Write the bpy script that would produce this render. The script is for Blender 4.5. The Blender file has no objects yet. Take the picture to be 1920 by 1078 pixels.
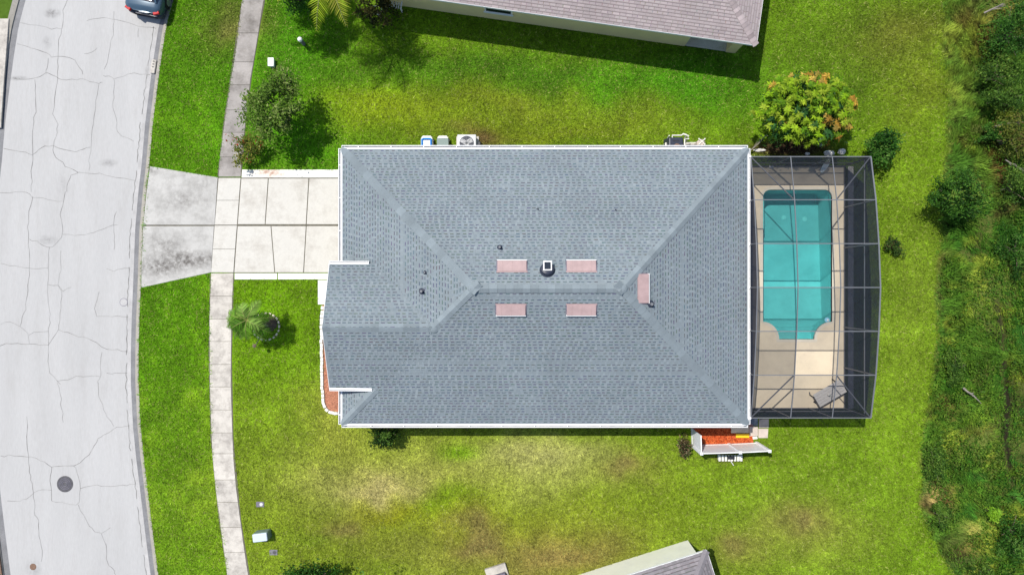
import bpy, math, random
import numpy as np
from mathutils import Vector, Matrix
random.seed(7); rng = np.random.default_rng(7)
S = bpy.context.scene; COL = S.collection

# ------------------------------------------------------------------ camera, sky, sun, exposure
H = 35.0; F = 1280.0                       # metres above the lawn, focal length in photo pixels
cam = bpy.data.cameras.new('camera'); cam.sensor_width = 36.0; cam.lens = 24.0; cam.clip_end = 3000
co = bpy.data.objects.new('camera', cam); COL.objects.link(co); co.location = (0, 0, H); S.camera = co
SUND = Vector((0.396, -0.362, -1.0)).normalized()
W = bpy.data.worlds.new('World'); S.world = W; W.use_nodes = True
nt = W.node_tree; bg = nt.nodes['Background']; sky = nt.nodes.new('ShaderNodeTexSky'); sky.sky_type = 'NISHITA'
sky.sun_disc = False; sky.sun_elevation = math.radians(61.8); sky.sun_rotation = math.radians(312.4)
nt.links.new(sky.outputs[0], bg.inputs[0]); bg.inputs[1].default_value = 0.115
sl = bpy.data.lights.new('sun', 'SUN'); sl.energy = 3.9; sl.angle = math.radians(0.6); sl.color = (1.0, 0.955, 0.88)
so = bpy.data.objects.new('sun', sl); COL.objects.link(so); so.rotation_euler = SUND.to_track_quat('-Z', 'Y').to_euler(); so.location = (-14, 13, 40)
vs = S.view_settings; vs.view_transform = 'Standard'; vs.look = 'None'; vs.exposure = 0.38; vs.gamma = 1.0

# ------------------------------------------------------------------ helpers
def P(px, py, z=0.0):
    return Vector(((px-960)/F*(H-z), -(py-539)/F*(H-z), z))
def lin(c):
    c = np.asarray(c, float)/255.0
    return np.where(c <= .04045, c/12.92, ((c+.055)/1.055)**2.4)
def root_loc(p):
    v = Vector((0, 0, 0))
    while p is not None: v += p.location; p = p.parent
    return v
def link(name, me, parent=None):
    o = bpy.data.objects.new(name, me); COL.objects.link(o)
    if parent is not None: o.parent = parent
    return o
def tag(o, label=None, cat=None, group=None, kind=None):
    if label: o['label'] = label
    if cat: o['category'] = cat
    if group: o['group'] = group
    if kind: o['kind'] = kind
    return o
def thing(name, label, cat, loc=(0, 0, 0), rotz=0.0, group=None):
    o = bpy.data.objects.new(name, None); COL.objects.link(o); o.empty_display_size = .3
    o.location = loc; o.rotation_euler = (0, 0, rotz); return tag(o, label, cat, group)
def mesh_np(name, v, f, col=None, mat=None, parent=None, smooth=False):
    """v (N,3), f (M,k), col (N,3) point colours"""
    me = bpy.data.meshes.new(name); v = np.asarray(v, np.float32); f = np.asarray(f, np.int32); M, k = f.shape
    if parent is not None: v = v-np.array(root_loc(parent), np.float32)
    me.vertices.add(len(v)); me.vertices.foreach_set('co', v.ravel())
    me.loops.add(M*k); me.loops.foreach_set('vertex_index', f.ravel())
    me.polygons.add(M); me.polygons.foreach_set('loop_start', np.arange(M, dtype=np.int32)*k)
    try: me.polygons.foreach_set('loop_total', np.full(M, k, np.int32))
    except Exception: pass
    if smooth: me.polygons.foreach_set('use_smooth', np.ones(M, bool))
    if col is not None:
        a = me.attributes.new('col', 'FLOAT_COLOR', 'POINT')
        c4 = np.ones((len(v), 4), np.float32); c4[:, :3] = col; a.data.foreach_set('color', c4.ravel())
    me.update(calc_edges=True); me.validate()
    if mat: me.materials.append(mat)
    return link(name, me, parent)
class MB:
    def __init__(s): s.v = []; s.f = []; s.c = []
    def add(s, vs, fs, col=None):
        b = len(s.v); s.v += [tuple(x) for x in vs]; s.f += [tuple(b+i for i in q) for q in fs]
        s.c += [col or (1, 1, 1)]*len(vs); return s
    def box(s, c, d, M=None, col=None, taper=1.0):
        x, y, z = d[0]/2, d[1]/2, d[2]/2; vs = []
        for sz in (-1, 1):
            t = taper if sz > 0 else 1.0
            for a, b in ((-1, -1), (1, -1), (1, 1), (-1, 1)): vs.append(Vector((a*x*t, b*y*t, sz*z)))
        if M is not None: vs = [M @ q for q in vs]
        c = Vector(c); vs = [q+c for q in vs]
        return s.add(vs, [(3, 2, 1, 0), (4, 5, 6, 7), (0, 1, 5, 4), (1, 2, 6, 5), (2, 3, 7, 6), (3, 0, 4, 7)], col)
    def bar(s, a, b, w, h, up=(0, 0, 1), col=None):
        a = Vector(a); b = Vector(b); d = (b-a).normalized(); up = Vector(up)
        if abs(d.dot(up)) > .98: up = Vector((1, 0, 0))
        r = d.cross(up).normalized(); u = r.cross(d); vs = []
        for p in (a, b):
            for i, j in ((-1, -1), (1, -1), (1, 1), (-1, 1)): vs.append(p+r*(i*w/2)+u*(j*h/2))
        return s.add(vs, [(3, 2, 1, 0), (4, 5, 6, 7), (0, 1, 5, 4), (1, 2, 6, 5), (2, 3, 7, 6), (3, 0, 4, 7)], col)
    def tube(s, path, rad, n=8, col=None, caps=True):
        path = [Vector(p) for p in path]; rad = rad if hasattr(rad, '__len__') else [rad]*len(path); vs = []; fs = []
        for i, p in enumerate(path):
            d = (path[min(i+1, len(path)-1)]-path[max(i-1, 0)]).normalized()
            a = Vector((0, 0, 1)) if abs(d.z) < .9 else Vector((1, 0, 0)); r = d.cross(a).normalized(); u = r.cross(d)
            for k in range(n):
                t = 2*math.pi*k/n; vs.append(p+(r*math.cos(t)+u*math.sin(t))*rad[i])
        for i in range(len(path)-1):
            for k in range(n): fs.append((i*n+k, i*n+(k+1) % n, (i+1)*n+(k+1) % n, (i+1)*n+k))
        if caps: fs.append(tuple(range(n))); fs.append(tuple(reversed(range((len(path)-1)*n, len(path)*n))))
        return s.add(vs, [tuple(reversed(q)) for q in fs], col)
    def lathe(s, c, prof, n=20, col=None, M=None):
        vs = []; fs = []; c = Vector(c)
        for r, z in prof:
            for k in range(n):
                t = 2*math.pi*k/n; q = Vector((r*math.cos(t), r*math.sin(t), z)); vs.append(c+(M @ q if M else q))
        for i in range(len(prof)-1):
            for k in range(n): fs.append((i*n+k, i*n+(k+1) % n, (i+1)*n+(k+1) % n, (i+1)*n+k))
        fs.append(tuple(reversed(range(n)))); fs.append(tuple(range((len(prof)-1)*n, len(prof)*n)))
        return s.add(vs, fs, col)
    def prism(s, poly, z0, z1, col=None):
        n = len(poly); A = sum(poly[i][0]*poly[(i+1) % n][1]-poly[(i+1) % n][0]*poly[i][1] for i in range(n))
        if A < 0: poly = list(reversed(poly))
        vs = [(p[0], p[1], z0) for p in poly]+[(p[0], p[1], z1) for p in poly]
        fs = [tuple(reversed(range(n))), tuple(range(n, 2*n))]+[(i, (i+1) % n, n+(i+1) % n, n+i) for i in range(n)]
        return s.add(vs, fs, col)
    def build(s, name, mat, parent=None, world=True, bevel=0.0, smooth=False, colors=False, seg=2):
        off = root_loc(parent) if (parent is not None and world) else Vector((0, 0, 0))
        me = bpy.data.meshes.new(name); me.from_pydata([tuple(Vector(v)-off) for v in s.v], [], s.f)
        if colors:
            a = me.attributes.new('col', 'FLOAT_COLOR', 'POINT')
            a.data.foreach_set('color', np.array([(*c, 1) for c in s.c], np.float32).ravel())
        me.materials.append(mat); o = link(name, me, parent)
        if smooth: me.polygons.foreach_set('use_smooth', [True]*len(me.polygons))
        if bevel:
            b = o.modifiers.new('bevel', 'BEVEL'); b.width = bevel; b.segments = seg; b.limit_method = 'ANGLE'
        me.update(); return o
# value noise on arrays
_lat = np.random.default_rng(3).random((256, 256))
def vnoise(x, y, s, o=0):
    x = np.asarray(x)/s+o*17.3+500; y = np.asarray(y)/s+o*31.7+500
    xi = np.floor(x).astype(int); yi = np.floor(y).astype(int); fx = x-xi; fy = y-yi
    fx = fx*fx*(3-2*fx); fy = fy*fy*(3-2*fy); L = lambda a, b: _lat[a % 256, b % 256]
    return (L(xi, yi)*(1-fx)+L(xi+1, yi)*fx)*(1-fy)+(L(xi, yi+1)*(1-fx)+L(xi+1, yi+1)*fx)*fy
def fbm(x, y, s, o=0, k=4):
    t = 0; a = .5; n = 0
    for i in range(k): t = t+a*vnoise(x, y, s/2**i, o+i); n += a; a *= .55
    return t/n
def inside(px, py, poly):
    r = np.zeros(len(px), bool); n = len(poly); j = n-1
    for i in range(n):
        xi, yi = poly[i]; xj, yj = poly[j]
        c = ((yi > py) != (yj > py)) & (px < (xj-xi)*(py-yi)/((yj-yi) if yj != yi else 1e-9)+xi)
        r ^= c; j = i
    return r

# ------------------------------------------------------------------ materials
def N(t, k, **kw):
    n = t.nodes.new(k)
    for a, b in kw.items():
        if a in n.inputs: n.inputs[a].default_value = b
        else: setattr(n, a, b)
    return n
def mat(name, col, rough=.7, var=.15, scale=3.0, bump=0.0, bscale=40.0, metal=0.0, spec=.4, attr=False, var2=None, fine=.0, fscale=60.0, stretch=None, stains=(), rand=0.0):
    """procedural surface: base colour, broad tonal wear (var), second colour in patches (var2), fine grain and relief"""
    m = bpy.data.materials.new(name); m.use_nodes = True; t = m.node_tree; L = t.links.new; b = t.nodes['Principled BSDF']
    b.inputs['Roughness'].default_value = rough; b.inputs['Metallic'].default_value = metal; b.inputs['Specular IOR Level'].default_value = spec
    g = N(t, 'ShaderNodeNewGeometry'); pos = g.outputs['Position']
    if stretch:
        mp = N(t, 'ShaderNodeMapping'); mp.inputs['Scale'].default_value = stretch; L(pos, mp.inputs[0]); pos = mp.outputs[0]
    if attr:
        a = N(t, 'ShaderNodeAttribute', attribute_name='col'); c = a.outputs['Color']
    else:
        rgb = N(t, 'ShaderNodeRGB'); rgb.outputs[0].default_value = (*col, 1); c = rgb.outputs[0]
    if var2:
        n2 = N(t, 'ShaderNodeTexNoise', Scale=var2[1], Detail=9.0, Roughness=.74); L(pos, n2.inputs['Vector'])
        r2 = N(t, 'ShaderNodeMapRange'); r2.inputs[1].default_value = var2[2]; r2.inputs[2].default_value = var2[3]; L(n2.outputs[0], r2.inputs[0])
        mx = N(t, 'ShaderNodeMix', data_type='RGBA'); L(r2.outputs[0], mx.inputs[0]); L(c, mx.inputs[6]); mx.inputs[7].default_value = (*var2[0], 1); c = mx.outputs[2]
    for (sx, sy, rx, ry, scol, amt) in stains:
        mp = N(t, 'ShaderNodeMapping'); mp.vector_type = 'POINT'; mp.inputs['Location'].default_value = (-sx/rx, -sy/ry, 0); mp.inputs['Scale'].default_value = (1/rx, 1/ry, 0); L(g.outputs['Position'], mp.inputs[0])
        gr = N(t, 'ShaderNodeTexGradient', gradient_type='SPHERICAL'); L(mp.outputs[0], gr.inputs[0])
        ns = N(t, 'ShaderNodeTexNoise', Scale=3.4, Detail=9.0, Roughness=.75); L(g.outputs['Position'], ns.inputs['Vector'])
        rs = N(t, 'ShaderNodeMapRange'); rs.inputs[1].default_value = .36; rs.inputs[2].default_value = .66; L(ns.outputs[0], rs.inputs[0])
        mu = N(t, 'ShaderNodeMath', operation='MULTIPLY'); L(gr.outputs['Fac'], mu.inputs[0]); L(rs.outputs[0], mu.inputs[1])
        m2 = N(t, 'ShaderNodeMath', operation='MULTIPLY', use_clamp=True); L(mu.outputs[0], m2.inputs[0]); m2.inputs[1].default_value = amt
        mx = N(t, 'ShaderNodeMix', data_type='RGBA'); L(m2.outputs[0], mx.inputs[0]); L(c, mx.inputs[6]); mx.inputs[7].default_value = (*scol, 1); c = mx.outputs[2]
    for amt, sc in ((var, scale), (fine, fscale)):
        if amt:
            n = N(t, 'ShaderNodeTexNoise', Scale=sc, Detail=5.0, Roughness=.6); L(pos, n.inputs['Vector'])
            r = N(t, 'ShaderNodeMapRange'); r.inputs[1].default_value = .28; r.inputs[2].default_value = .72; r.inputs[3].default_value = 1-amt; r.inputs[4].default_value = 1+amt; L(n.outputs[0], r.inputs[0])
            mu = N(t, 'ShaderNodeVectorMath', operation='SCALE'); L(c, mu.inputs[0]); L(r.outputs[0], mu.inputs['Scale']); c = mu.outputs[0]
    if rand:
        oi = N(t, 'ShaderNodeObjectInfo'); r = N(t, 'ShaderNodeMapRange'); r.inputs[3].default_value = 1-rand; r.inputs[4].default_value = 1+rand; L(oi.outputs['Random'], r.inputs[0])
        mu = N(t, 'ShaderNodeVectorMath', operation='SCALE'); L(c, mu.inputs[0]); L(r.outputs[0], mu.inputs['Scale']); c = mu.outputs[0]
    L(c, b.inputs['Base Color'])
    if bump:
        n = N(t, 'ShaderNodeTexNoise', Scale=bscale, Detail=4.0); L(g.outputs['Position'], n.inputs['Vector'])
        bp = N(t, 'ShaderNodeBump', Strength=bump, Distance=.02); L(n.outputs[0], bp.inputs['Height']); L(bp.outputs[0], b.inputs['Normal'])
    return m
def leafmat(name, trans=.3, rough=.55):
    m = bpy.data.materials.new(name); m.use_nodes = True; t = m.node_tree; L = t.links.new; b = t.nodes['Principled BSDF']
    a = N(t, 'ShaderNodeAttribute', attribute_name='col'); L(a.outputs['Color'], b.inputs['Base Color']); b.inputs['Roughness'].default_value = rough; b.inputs['Specular IOR Level'].default_value = .12
    tr = N(t, 'ShaderNodeBsdfTranslucent'); L(a.outputs['Color'], tr.inputs[0]); mx = N(t, 'ShaderNodeMixShader'); mx.inputs[0].default_value = trans
    L(b.outputs[0], mx.inputs[1]); L(tr.outputs[0], mx.inputs[2]); L(mx.outputs[0], t.nodes['Material Output'].inputs[0]); return m
def screenmat(name, T, col=(.035, .04, .055)):
    """woven mesh too fine to resolve: part open, part dark thread"""
    m = bpy.data.materials.new(name); m.use_nodes = True; t = m.node_tree; L = t.links.new; t.nodes.remove(t.nodes['Principled BSDF'])
    a = N(t, 'ShaderNodeBsdfTransparent'); d = N(t, 'ShaderNodeBsdfDiffuse'); d.inputs[0].default_value = (*col, 1)
    g = N(t, 'ShaderNodeNewGeometry'); n = N(t, 'ShaderNodeTexNoise', Scale=1.3, Detail=3.0); L(g.outputs['Position'], n.inputs['Vector'])
    r = N(t, 'ShaderNodeMapRange'); r.inputs[1].default_value = .3; r.inputs[2].default_value = .7; r.inputs[3].default_value = 1-T-.03; r.inputs[4].default_value = 1-T+.03; L(n.outputs[0], r.inputs[0])
    mx = N(t, 'ShaderNodeMixShader'); L(r.outputs[0], mx.inputs[0]); L(a.outputs[0], mx.inputs[1]); L(d.outputs[0], mx.inputs[2]); L(mx.outputs[0], t.nodes['Material Output'].inputs[0]); return m
G = {}
aps = P(345, 480); apn = P(340, 390)
G['road'] = mat('road_concrete', (.41, .405, .397), .85, .07, .5, .12, 60, var2=((.355, .348, .338), 1.0, .47, .72), fine=.05, fscale=9, stretch=(2.2, .35, 1), stains=[(P(x, y).x, P(x, y).y, a, b_, (.17, .165, .16), k) for x, y, a, b_, k in ((95, 24, .5, .3, 1.6), (86, 79, .3, .4, .7), (30, 146, .7, .15, 1.2), (200, 305, .6, .25, .9), (85, 450, .7, .3, .8), (60, 1066, .5, .6, .8), (115, 345, .4, 1.0, .4), (277, 133, .22, .45, 1.2))])
G['crack'] = mat('crack_dirt', (.20, .195, .185), .95, .3, 4)
G['lip'] = mat('gutter_lip', (.42, .41, .40), .9, .15, 2, .1, fine=.08, fscale=20)
G['asph'] = mat('gutter_grey', (.19, .19, .195), .9, .18, 2.5, .1, fine=.1, fscale=20)
G['kerb'] = mat('kerb_concrete', (.31, .29, .25), .9, .2, 3, .15, var2=((.2, .19, .17), 3, .55, .75), fine=.1, fscale=25)
G['drive'] = mat('driveway_concrete', (.555, .535, .485), .85, .09, .8, .1, var2=((.36, .335, .295), .8, .46, .72), fine=.05, fscale=18)
G['apron'] = mat('apron_concrete', (.44, .43, .405), .88, .08, .9, .1, var2=((.30, .29, .27), 1.3, .46, .72), fine=.05, fscale=18,
                 stains=tuple((P(x, y).x, P(x, y).y, a, b_, (.11, .10, .09), k) for x, y, a, b_, k in ((300, 500, 1.5, .75, 1.5), (345, 488, 1.4, .7, 1.6), (385, 486, .9, .6, 1.3), (310, 460, 1.6, .8, .9), (345, 375, 1.7, .9, .7), (380, 345, .9, .5, .6), (285, 320, .5, .3, 1.2))))
G['walk'] = mat('sidewalk_concrete', (.52, .485, .43), .88, .09, 1.2, .1, var2=((.29, .265, .235), 1.25, .44, .66), rand=.07, fine=.06, fscale=18)
G['walk2'] = mat('sidewalk_concrete_weathered', (.32, .295, .275), .9, .14, 1.3, .1, var2=((.19, .172, .155), 1.0, .46, .66), rand=.06, fine=.08, fscale=18)
G['joint'] = mat('joint_dirt', (.13, .12, .09), .95, .3, 5)
rus = P(505, 326)
G['paint'] = mat('white_painted_concrete', (.78, .76, .69), .7, .05, 1.5, .05, fine=.03, fscale=20, stains=((rus.x, rus.y, 1.1, .35, (.42, .27, .2), 2.0),))
G['white'] = mat('white_metal', (.80, .80, .79), .45, .05, 2)
G['vinyl'] = mat('white_vinyl', (.84, .85, .88), .4, .03, 2)
G['gutter'] = mat('gutter_trough', (.40, .40, .41), .6, .2, 3)
G['shingle'] = mat('grey_shingles', (1, 1, 1), .95, .10, .45, .25, 90, attr=True, fine=.07, fscale=30, spec=.2)
G['cap'] = mat('grey_cap_shingles', (.196, .231, .25), .95, .10, 1.2, .25, 90, fine=.06, fscale=30, spec=.2, rand=.10)
G['felt'] = mat('roof_underlay', (.10, .11, .13), .95, .1, 2)
G['pcap'] = mat('pink_cap_shingles', (.335, .28, .275), .95, .10, 2, .25, 90, spec=.2, rand=.32)
G['stucco'] = mat('cream_stucco', (.84, .69, .36), .92, .05, 1, .2, 50, fine=.04, fscale=30)
G['stucco2'] = mat('pale_stucco', (.80, .79, .67), .92, .06, 1, .2, 50, var2=((.74, .74, .66), .8, .5, .7))
G['stucco3'] = mat('grey_stucco', (.42, .42, .40), .92, .05, 1, .2, 50)
G['vent'] = mat('dusty_copper_vent', (.37, .262, .255), .6, .14, 2.5, fine=.05)
G['black'] = mat('black_plastic', (.02, .021, .026), .45, .1, 4)
G['dark'] = mat('dark_blue_plastic', (.028, .034, .055), .4, .12, 4)
G['glass'] = mat('dark_window_glass', (.018, .025, .035), .06, .1, 1, spec=.6)
G['alum'] = mat('weathered_aluminium', (.15, .157, .17), .5, .12, 3, metal=.1)
G['bronze'] = mat('dark_aluminium', (.12, .125, .14), .5, .12, 3, metal=.1)
G['deck'] = mat('cool_deck', (.66, .565, .42), .9, .07, .7, .15, 60, var2=((.56, .48, .37), 1.1, .5, .75), fine=.04, fscale=25)
G['coping'] = mat('pool_coping', (.60, .55, .45), .8, .08, 2)
G['plaster'] = mat('pool_plaster', (.48, .66, .66), .8, .10, .8, var2=((.40, .58, .59), .9, .48, .7))
G['pale'] = mat('pale_pool_fitting', (.75, .88, .86), .5, .05, 3)
G['mulch'] = mat('red_mulch', (.46, .085, .022), .95, .45, 14, .8, 40, var2=((.22, .035, .012), 18, .5, .62))
G['mulch2'] = mat('faded_red_mulch', (.40, .17, .10), .95, .4, 12, .8, 40, var2=((.2, .07, .045), 18, .5, .62))
G['dirt'] = mat('bare_dirt', (.09, .065, .045), .95, .4, 6, .6, 30)
G['gravel'] = mat('pale_gravel', (.72, .70, .68), .95, .3, 14, .8, 30, var2=((.3, .29, .27), 8, .55, .7))
G['brick'] = mat('whitewashed_edging', (.70, .67, .62), .9, .15, 6, .2)
G['paver'] = mat('concrete_paver', (.52, .44, .38), .9, .14, 3, .2)
G['paver2'] = mat('grey_concrete_paver', (.36, .32, .30), .9, .2, 3, .2)
G['slabtan'] = mat('tan_concrete_slab', (.66, .58, .45), .9, .1, 3, .2)
G['slate'] = mat('slate_blue_mat', (.15, .18, .22), .8, .1, 3)
G['stone'] = mat('white_stone', (.58, .56, .52), .9, .2, 6, .3)
G['yellow'] = mat('yellow_plastic', (.80, .48, .01), .5, .06, 3)
G['blue'] = mat('blue_plastic', (.02, .19, .55), .4, .08, 3)
G['sage'] = mat('grey_green_plastic', (.16, .22, .20), .5, .1, 3)
G['pvc'] = mat('white_pvc', (.72, .70, .63), .5, .08, 4)
G['acmetal'] = mat('light_grey_sheet_metal', (.58, .58, .58), .5, .06, 3)
G['iron'] = mat('cast_iron', (.08, .078, .085), .65, .25, 8, .3, 40)
G['rust'] = mat('rusty_iron', (.18, .11, .075), .9, .3, 12, .2)
G['lid'] = mat('grey_plastic_lid', (.16, .15, .19), .8, .3, 8)
G['bark'] = mat('bark', (.13, .10, .075), .95, .3, 8, .5, 25)
G['palebark'] = mat('pale_dead_wood', (.24, .215, .18), .95, .25, 9, .4, 25)
G['table'] = mat('weathered_grey_wood', (.46, .44, .42), .8, .12, 4, .15, 30, stretch=(1, 6, 1))
G['car'] = mat('blue_grey_car_paint', (.065, .11, .155), .22, .04, 2, spec=.8, metal=.25)
G['red'] = mat('red_lamp_lens', (.42, .012, .015), .5, .1, 3, spec=.2)
G['tyre'] = mat('tyre_rubber', (.015, .015, .016), .85, .1, 5)
G['rim'] = mat('alloy_rim', (.5, .5, .52), .3, .05, 3, metal=.7)
G['plate'] = mat('number_plate', (.55, .56, .58), .5, .05, 5)
G['lawn'] = mat('lawn_soil_and_thatch', (1, 1, 1), .95, .16, 2.2, .6, 18, attr=True, fine=.45, fscale=11, spec=.1)
G['far'] = mat('far_grass', (.06, .11, .012), .95, .3, .08, .4, 8, fine=.25, fscale=3, spec=.1)
G['leaf'] = leafmat('leaves'); G['blade'] = leafmat('grass_blades', .35, .7); G['dry'] = leafmat('dry_leaves', .15, .8)
G['scr_clear'] = screenmat('insect_screen_clear', .95); G['scr_mid'] = screenmat('insect_screen', .70, (.03, .034, .042)); G['scr_dull'] = screenmat('insect_screen_dusty', .60, (.06, .06, .06)); G['scr_wall'] = screenmat('insect_screen_side', .17, (.022, .027, .045))
def watermat():
    m = bpy.data.materials.new('pool_water'); m.use_nodes = True; t = m.node_tree; L = t.links.new; t.nodes.remove(t.nodes['Principled BSDF'])
    a = N(t, 'ShaderNodeBsdfTransparent'); a.inputs[0].default_value = (.41, .79, .79, 1); gl = N(t, 'ShaderNodeBsdfGlossy'); gl.inputs['Roughness'].default_value = .04
    fr = N(t, 'ShaderNodeFresnel', IOR=1.33); g = N(t, 'ShaderNodeNewGeometry'); n = N(t, 'ShaderNodeTexNoise', Scale=3.0, Detail=2.0); L(g.outputs['Position'], n.inputs['Vector'])
    bp = N(t, 'ShaderNodeBump', Strength=.15, Distance=.03); L(n.outputs[0], bp.inputs['Height']); L(bp.outputs[0], gl.inputs['Normal'])
    mx = N(t, 'ShaderNodeMixShader'); L(fr.outputs[0], mx.inputs[0]); L(a.outputs[0], mx.inputs[1]); L(gl.outputs[0], mx.inputs[2]); L(mx.outputs[0], t.nodes['Material Output'].inputs[0]); return m
G['water'] = watermat()

# ------------------------------------------------------------------ the setting: lines of kerb and sidewalk (photo pixels on the ground)
KB = [(-420, 470), (-300, 420), (-150, 371), (0, 325), (50, 312), (100, 304), (150, 297), (230, 287), (310, 280), (360, 274), (430, 268), (540, 264), (600, 261.5), (660, 260), (718, 260), (800, 264), (860, 270), (900, 275), (950, 281), (1000, 287), (1078, 297), (1250, 328), (1400, 368), (1500, 400)]
SWL = [(-420, 590), (-150, 487), (0, 454), (100, 442), (150, 433), (210, 424), (300, 412), (332, 410), (376, 406.5), (422, 402.5), (467, 399), (511, 396), (555, 394.5), (600, 393), (718, 393.5), (800, 396), (860, 399), (920, 405), (980, 413), (1040, 421), (1078, 426), (1250, 459), (1500, 535)]
SWR = [(-420, 632), (-150, 529), (0, 495), (50, 487), (100, 479), (150, 470), (210, 463), (300, 453.5), (332, 452), (376, 448.5), (422, 445), (467, 441.5), (511, 438.5), (555, 436.5), (600, 434.5), (718, 433.5), (800, 436), (860, 438.5), (920, 444), (980, 452), (1040, 460), (1078, 466), (1250, 499), (1500, 576)]
EDGE = [(-420, 1800), (0, 1765), (100, 1770), (200, 1776), (300, 1772), (400, 1765), (470, 1762), (560, 1757), (640, 1760), (700, 1750), (760, 1738), (800, 1730), (860, 1728), (900, 1735), (940, 1722), (980, 1733), (1020, 1755), (1050, 1775), (1078, 1790), (1500, 1850)]
def ix(line, y): return np.interp(y, [p[0] for p in line], [p[1] for p in line])
sc = F/H
def topx(x, y): return x*sc+960, 539-np.asarray(y)*sc
def kx(Y): return (ix(KB, 539-np.asarray(Y)*sc)-960)/sc
YS = np.concatenate([np.linspace(-26, 26, 131)])
def strip(name, o0, z0, o1, z1, m, left=False, y0=-26, y1=26, n=131):
    """strip along the road between two pixel offsets from the back of the kerb"""
    ys = np.linspace(y0, y1, n); k = kx(ys); a = np.stack([k+o0/sc, ys, np.full(n, z0)], 1); b = np.stack([k+o1/sc, ys, np.full(n, z1)], 1)
    t0 = np.array([kx(y1)-kx(y1-4), 4.]); t0 /= np.linalg.norm(t0); t1 = np.array([kx(y0)-kx(y0+4), -4.]); t1 /= np.linalg.norm(t1)
    ext = lambda arr: np.concatenate([[[arr[0][0]+t1[0]*900, arr[0][1]+t1[1]*900, arr[0][2]]], arr, [[arr[-1][0]+t0[0]*900, arr[-1][1]+t0[1]*900, arr[-1][2]]]])
    a = ext(a); b = ext(b); v = np.concatenate([a, b]); n = len(a); i = np.arange(n-1)
    o = mesh_np(name, v, np.stack([i, i+n, i+n+1, i+1], 1), None, m); return tag(o, kind='structure')
RW = 257+23
kerb = strip('kerb', -7, -.035, 0, .012, G['kerb']); strip('kerb_face', -8.2, -.115, -7, -.035, G['kerb'])
strip('gutter', -17, -.115, -8.2, -.115, G['asph']); strip('gutter_lip', -23, -.1, -17, -.115, G['lip'])
road = strip('road', -RW, -.1, -23, -.1, G['road'])
strip('gutter', -RW-12, -.115, -RW, -.1, G['asph']); strip('kerb', -RW-21, .012, -RW-12, -.06, G['kerb']); strip('kerb_face', -RW-12, -.06, -RW-11.5, -.116, G['kerb'])

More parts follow.
